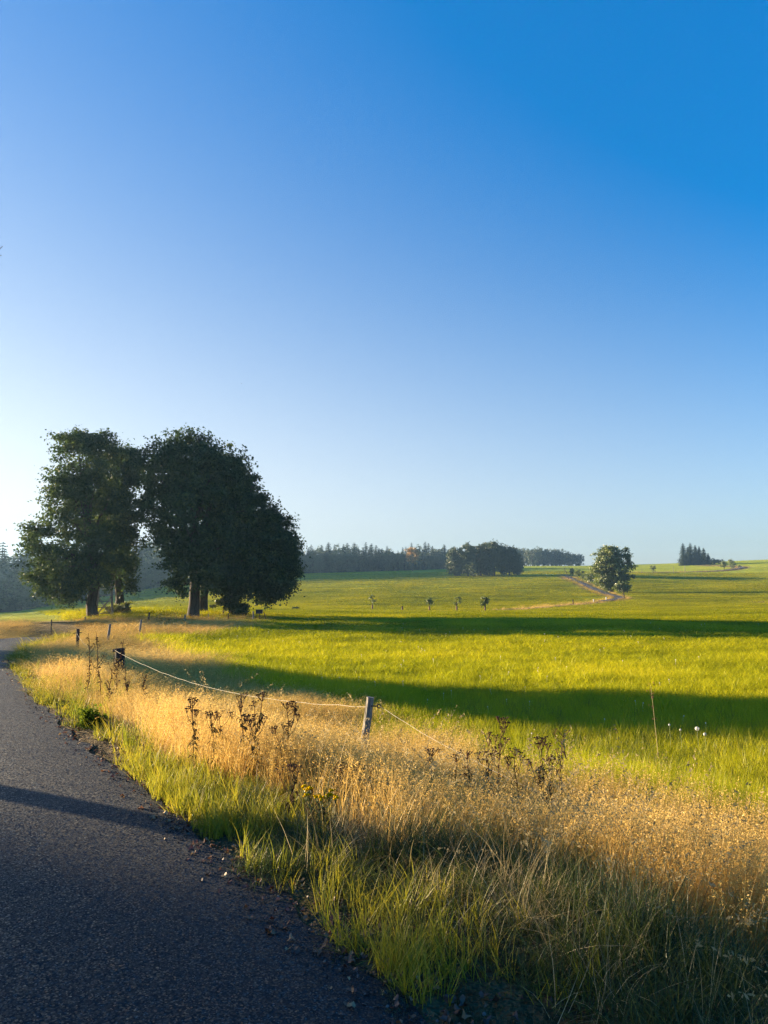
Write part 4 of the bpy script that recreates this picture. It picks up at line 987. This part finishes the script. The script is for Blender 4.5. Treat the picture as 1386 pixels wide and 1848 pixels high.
mb = MB(); mb.tube([(0, 0, -.85), (0, 0, .05)], .03, 6); mb.build('stake', [M['wood_dark']], eb)
tag(eb, 'little dark box on a stake right of the maples', 'fence box')
# the slack electric wire
def sag(a, b, s, n=24, jit=.0):
    t = np.linspace(0, 1, n)[:, None]; p = np.asarray(a) * (1 - t) + np.asarray(b) * t; p[:, 2] -= 4 * s * (t * (1 - t))[:, 0]
    p[1:-1] += rf.normal(size=(n - 2, 3)) * jit; return p
i_post = np.array([PN[0] - .045, 8.5 - .03, PN[2] - .10]); i_ring = np.array([PN[0] + .1, 8.46, PN[2] - .09])
i_st = np.array([PS[0] - .07, 15.86, PS[2] - .02]); i_pb = np.array([PB[0] - .02, 23.94, PB[2] - .12])
pts = np.vstack([sag(i_pb, i_st, .25, 20, .003)[:-1], sag(i_st, i_post, .24, 34, .003)])
mb = MB(); mb.tube(pts, .0019, 5)
w1 = mb.build('fence_wire', [M['wire']], None, True); tag(w1, 'pale slack wire running from the cross-peg post past the stump to the nearest post', 'wire')
mb = MB(); pr_ = at(1450, 1610, 4.7); mb.tube(sag(i_ring, pr_, .13, 30, .002), .0016, 5)
w2 = mb.build('fence_wire', [M['wire']], None, True); tag(w2, 'thin wire dropping right from the ring insulator into the grass', 'wire')
# marker posts and sticks by the far lane
for px_, d, hpx, lab, wmat in [(1071, 168, 6, 'left white marker post on the near edge of the far lane', 'white'), (1094, 178, 6, 'right white marker post at the bend of the far lane', 'white'), (1034, 156, 9, 'dark marker post left of the white ones on the far lane verge', 'wood_dark'),
                               (1160, 384, 8, 'stick left of the egg-shaped tree on the hill', 'wood'), (1217, 396, 10, 'thin sapling stake between the egg-shaped tree and the spruces', 'wood'), (1238, 400, 13, 'tallest thin stake below the ridge spruces', 'wood')]:
    h_ = hpx * d / F; x_ = xat(px_, d); root = empty('marker_post', (x_, d, h1(x_, d)))
    mb = MB(); mb.tube([(0, 0, -.2), (0, 0, h_ * .9), (0, 0, h_)], [.11, .10, .06], 8); mb.build('shaft', [M[wmat]], root, True); tag(root, lab, 'post', 'posts along the far lanes')

# ------------------------------------------------------------------ weeds on the verge
def disc(mb, c, r, rng, m=0):
    mb.ball(c, r, m, rng.random(), 6, 4, .6)
def tansy(px, py, d, label, branches=7, headr=.008, sideb=6, stemm='weed_stem', headm='weed_head', leafm='weed_leaf', spread=.1, lean=None, name='dried_tansy', cat='weed', group='dried brown tansy on the verge', lower=.35):
    p = at(px, py, d); lx = rf.normal() * .06 if lean is None else lean; x = p[0] - lx; z = h1(x, d); root = empty(name, (x, d, z)); Hh = p[2] - z
    st = MB(); t = np.linspace(0, 1, 8); ly = rf.normal() * .05
    path = np.stack([lx * t ** 1.5 + rf.normal(size=8) * .006, ly * t, -.03 + (Hh * .93 + .03) * t], -1); st.tube(path, .0045 * (1.15 - .5 * t), 5, 0, .5)
    hds = []; lf = MB()
    def corymb(b0, rad, n):
        hd = MB(); hds.append(hd)
        for i in range(n):
            a = rf.random() * 6.28; r = rad * math.sqrt(rf.random()); e = b0 + np.array([math.cos(a) * r, math.sin(a) * r, rf.uniform(.03, .05) + rad * .25]); st.tube([b0, (b0 + e) / 2 + [0, 0, -.004], e], [.002, .0016, .0013], 3, 0, .4, False)
            disc(hd, e, headr * rf.uniform(.75, 1.25), rf)
    corymb(path[-1], spread * .5, int(branches * 1.6))
    for i in range(sideb):
        s = rf.uniform(.55, .97); b0 = np.array([np.interp(s, t, path[:, k]) for k in range(3)]); a = rf.random() * 6.28; L = rf.uniform(.06, .2) * (1.25 - s) * 2
        e = b0 + np.array([math.cos(a) * L * .55, math.sin(a) * L * .55, L * .9]); e[2] = min(e[2], Hh * .95); st.tube([b0, b0 * .5 + e * .5 + np.array([math.cos(a), math.sin(a), -.3]) * L * .08, e], [.003, .0024, .002], 4, 0, .4)
        corymb(e, spread * .32, branches)
    for i in range(30):      # curled dead leaves down the stem
        s = rf.uniform(.08, .9); b0 = np.array([np.interp(s, t, path[:, k]) for k in range(3)]); a = rf.random() * 6.28; L = rf.uniform(.025, .075) * (1.2 - .5 * s)
        dv = np.array([math.cos(a), math.sin(a), rf.uniform(-.8, .5)]); sv = np.array([-dv[1], dv[0], rf.normal() * .4]) * .24
        m1 = b0 + dv * L * .5 + [0, 0, .012]; e = b0 + dv * L + [0, 0, -.02]
        lf.add([b0 - sv * L * .3, b0 + sv * L * .3, m1 + sv * L, m1 - sv * L], [[0, 1, 2, 3]], 0, rf.random()); lf.add([m1 - sv * L, m1 + sv * L, e + sv * L * .3, e - sv * L * .3], [[0, 1, 2, 3]], 0, rf.random())
    st.build('stem', [M[stemm]], root); [hd.build('flower_head', [M[headm]], root) for hd in hds]; lf.build('leaves', [M[leafm]], root)
    return tag(root, label, cat, group)
TANSY = [
 (352, 1264, 6.9, 'leftmost dark-headed tansy of the tall clump left of the nearest post', 8, .011),
 (380, 1290, 6.7, 'tansy just right of the clump\'s leftmost stalk, its head lower', 6, .010),
 (398, 1288, 6.9, 'short-headed tansy left of the middle of the tall clump', 6, .010),
 (431, 1258, 6.6, 'tall slim tansy left of the tallest one, head touching the slack wire', 7, .010),
 (455, 1290, 6.4, 'bushy tansy directly below the tallest head in the clump', 6, .011),
 (472, 1256, 6.4, 'tallest tansy left of the nearest post, its head above the wire', 8, .011),
 (497, 1318, 6.3, 'low tansy between the tallest stalk and the right-hand stalk', 5, .010),
 (519, 1271, 6.4, 'straight tansy stalk on the right edge of the tall clump', 8, .011),
 (535, 1392, 5.4, 'low broken tansy right of and below the tall clump', 6, .010),
 (612, 1388, 5.9, 'left of the two flat tansy heads below the nearest post', 8, .010),
 (637, 1391, 5.9, 'right of the two flat tansy heads below the nearest post', 8, .010),
 (776, 1356, 6.6, 'leftmost tansy of the group right of the nearest post', 8, .010),
 (822, 1361, 6.6, 'tansy with a small flat top right of the group\'s leftmost stalk', 7, .009),
 (846, 1360, 6.5, 'small solitary tansy head left of the tall right-hand stalks', 7, .009),
 (880, 1322, 6.4, 'many-headed tansy at the left of the tall right-hand stalks', 8, .010),
 (907, 1294, 6.5, 'highest tansy of the right-hand group, reaching up into the green meadow', 8, .011),
 (926, 1350, 6.3, 'dense tansy just right of the highest right-hand stalk', 7, .011),
 (975, 1328, 6.2, 'dark leaning tansy with a wide head between the right-hand group and the open grass', 9, .011),
 (996, 1372, 6.1, 'tansy with heads down its stem beside the dark leaning one', 7, .011),
 (1016, 1315, 6.6, 'rightmost and palest tansy stalk, thin against the sunlit grass', 6, .007)]
for px_, py_, d, lab, b_, hr in TANSY:
    tansy(px_, py_, d, lab, b_, hr * .68, 6 if b_ > 6 else 4)
# bare reddish stalks left of the stump post
def red_weed(px, py, d, label, n=9):
    p = at(px, py, d); z = h1(p[0], d); root = empty('dead_dock', (p[0], d, z)); Hh = p[2] - z
    st = MB(); lf = MB(); t = np.linspace(0, 1, 7); path = np.stack([rf.normal() * .08 * t + rf.normal(size=7) * .01, rf.normal() * .05 * t, -.02 + Hh * t], -1); st.tube(path, .007 * (1.1 - .7 * t), 5)
    for i in range(n):
        s = rf.uniform(.3, .92); b0 = np.array([np.interp(s, t, path[:, k]) for k in range(3)]); a = rf.random() * 6.28; L = Hh * rf.uniform(.14, .3) * (1.25 - s); e = b0 + np.array([math.cos(a) * L * .55, math.sin(a) * L * .55, L])
        st.tube([b0, b0 * .5 + e * .5 + np.array([math.cos(a), math.sin(a), 0]) * L * .1, e], [.004, .003, .002], 4)
        for j in range(7):
            c = b0 + (e - b0) * rf.uniform(.2, 1); dv = rf.normal(size=3); dv /= np.linalg.norm(dv); sv = np.cross(dv, rf.normal(size=3)); sv /= np.linalg.norm(sv); l = rf.uniform(.015, .035)
            lf.add([c, c + dv * l * .5 + sv * l * .3, c + dv * l, c + dv * l * .5 - sv * l * .3], [[0, 1, 2, 3]], 0, rf.random())
    for j in range(34):
        s = rf.uniform(.05, .6); c = np.array([np.interp(s, t, path[:, k]) for k in range(3)]); dv = rf.normal(size=3); dv /= np.linalg.norm(dv); sv = np.cross(dv, rf.normal(size=3)); sv /= np.linalg.norm(sv); l = rf.uniform(.02, .05)
        c = c + dv * .01; lf.add([c, c + dv * l * .5 + sv * l * .3, c + dv * l, c + dv * l * .5 - sv * l * .3], [[0, 1, 2, 3]], 0, rf.random())
    st.build('stem', [M['red_stem']], root); lf.build('leaves', [M['weed_leaf']], root)
    return tag(root, label, 'weed', 'reddish dead weeds by the road bend')
red_weed(163, 1140, 11.6, 'leftmost bare reddish weed rising beside the cross-peg post')
red_weed(188, 1138, 11.2, 'branching reddish weed left of the stump post, tallest of its cluster')
red_weed(208, 1150, 10.8, 'reddish-brown weed with curled leaves directly in front of the stump post')
red_weed(230, 1188, 10.8, 'thin reddish weed right below the stump post')
red_weed(268, 1212, 10.2, 'dark clustered weed below the slack wire, right of the stump post', 8)
red_weed(195, 1215, 10.3, 'low leafy reddish weed below the branching ones', 8)
# yellow tansy still in flower
for px_, py_, d, lab in [(556, 1432, 5.2, 'left of three yellow-flowered tansies below the tall dark clump'), (577, 1436, 5.25, 'middle of three yellow-flowered tansies'), (584, 1450, 5.1, 'lowest of three yellow-flowered tansies')]:
    tansy(px_, py_, d, lab, 7, .009, 3, 'green_stem', 'yellow_flower', 'weed_leaf', .06, None, 'yellow_tansy', 'flower', 'yellow tansies below the dark clump')
bush('nettle_plant', 163, 9.2, .28, .28, 'bright green nettle clump on the road edge at the left', M['nettle_leaf'], 60, .045, 'plant', None, None, .05)
# tall stalk and dandelion clocks at the near edge of the meadow
def clock(px, py, d, r, label):
    p = at(px, py, d); z = h1(p[0], d); root = empty('dandelion_clock', (p[0], d, z)); Hh = p[2] - z
    mb = MB(); mb.tube([(0, 0, 0), (.01, 0, Hh * .5), (0, 0, Hh)], .002, 5); mb.build('stalk', [M['green_stem']], root)
    mb = MB(); c = np.array([0, 0, Hh]); dv = rf.normal(size=(150, 3)); dv /= np.linalg.norm(dv, axis=1)[:, None]
    for v_ in dv:
        s = np.cross(v_, [.3, .5, .8]); s /= np.linalg.norm(s); s2 = np.cross(v_, s); e = c + v_ * r
        mb.add([e - s * .006, e - s2 * .006, e + s * .006, e + s2 * .006], [[0, 1, 2, 3]], 0, rf.random())
        mb.add([c - s * .0005, c + s * .0005, e + s * .0005, e - s * .0005], [[0, 1, 2, 3]], 0, rf.random())
    mb.ball((0, 0, Hh), r * .25); mb.build('seed_head', [M['fluff']], root)
    tag(root, label, 'dandelion', 'dandelion clocks at the meadow edge')
clock(1258, 1315, 10.2, .026, 'largest white dandelion clock at the right edge of the near shadow')
clock(1272, 1325, 10.0, .019, 'dandelion clock just right of and below the largest one')
clock(1208, 1308, 10.4, .013, 'small dandelion clock right of the tall bare stalk')
clock(1228, 1317, 10.2, .012, 'tiny dandelion clock between the tall stalk and the largest clock')
p = at(1174, 1234, 9.6); x0 = at(1188, 1330, 9.6)[0]; z = h1(x0, 9.6); root = empty('sorrel_stalk', (x0, 9.6, z)); Hh = p[2] - z; dx = p[0] - x0
mb = MB(); t = np.linspace(0, 1, 8); path = np.stack([dx * t ** 1.2 * 1.0, 0 * t, Hh * t], -1); mb.tube(path, .0032 * (1.1 - .7 * t), 5); mb.build('stem', [M['dry_stem']], root)
mb = MB()
for s in (.62, .72, .86, .93, .99):
    b0 = np.array([np.interp(s, t, path[:, k]) for k in range(3)])
    for j in range(9):
        c = b0 + rf.normal(size=3) * .02; dv = rf.normal(size=3); dv /= np.linalg.norm(dv); sv = np.cross(dv, rf.normal(size=3)); sv /= np.linalg.norm(sv); l = .022
        mb.add([c, c + dv * l * .5 + sv * l * .3, c + dv * l, c + dv * l * .5 - sv * l * .3], [[0, 1, 2, 3]], 0, rf.random())
mb.build('seed_cluster', [M['red_stem']], root); tag(root, 'tall bare seed stalk standing alone in the near meadow shadow', 'plant')

# bird high over the maples
p = at(435.5, 692, 150); mb = MB(); mb.ball((0, 0, 0), .07, nu=8, nv=5, squash=.7)
mb.add([(-.05, .06, .02), (-.05, -.07, .02), (-.24, -.06, .07), (-.24, .03, .07)], [[0, 1, 2, 3]]); mb.add([(.05, .06, .02), (.05, -.07, .02), (.24, -.06, .07), (.24, .03, .07)], [[3, 2, 1, 0]])
mb.add([(-.24, .03, .07), (-.24, -.06, .07), (-.40, -.1, .03)], [[0, 1, 2]]); mb.add([(.24, .03, .07), (.24, -.06, .07), (.40, -.1, .03)], [[2, 1, 0]])
o = mb.build('bird', [M['feather']]); o.location = p; tag(o, 'tiny dark bird flying in the blue sky above the maples', 'bird')

# ------------------------------------------------------------------ haze
HZ = True
if HZ:
    mb = MB(); mb.box((0, 300, -75), 2600, 2400, 150)
    q = NT('haze_air'); v = q.n('ShaderNodeVolumePrincipled'); v.inputs['Color'].default_value = (.38, .66, 1, 1); v.inputs['Density'].default_value = .00018; v.inputs['Anisotropy'].default_value = .45
    q.l(v.outputs[0], q.out.inputs['Volume'])
    hz = mb.build('haze', [q.m]); kind(hz, 'stuff', 'thin bluish morning haze over the far meadow and forest', 'haze')
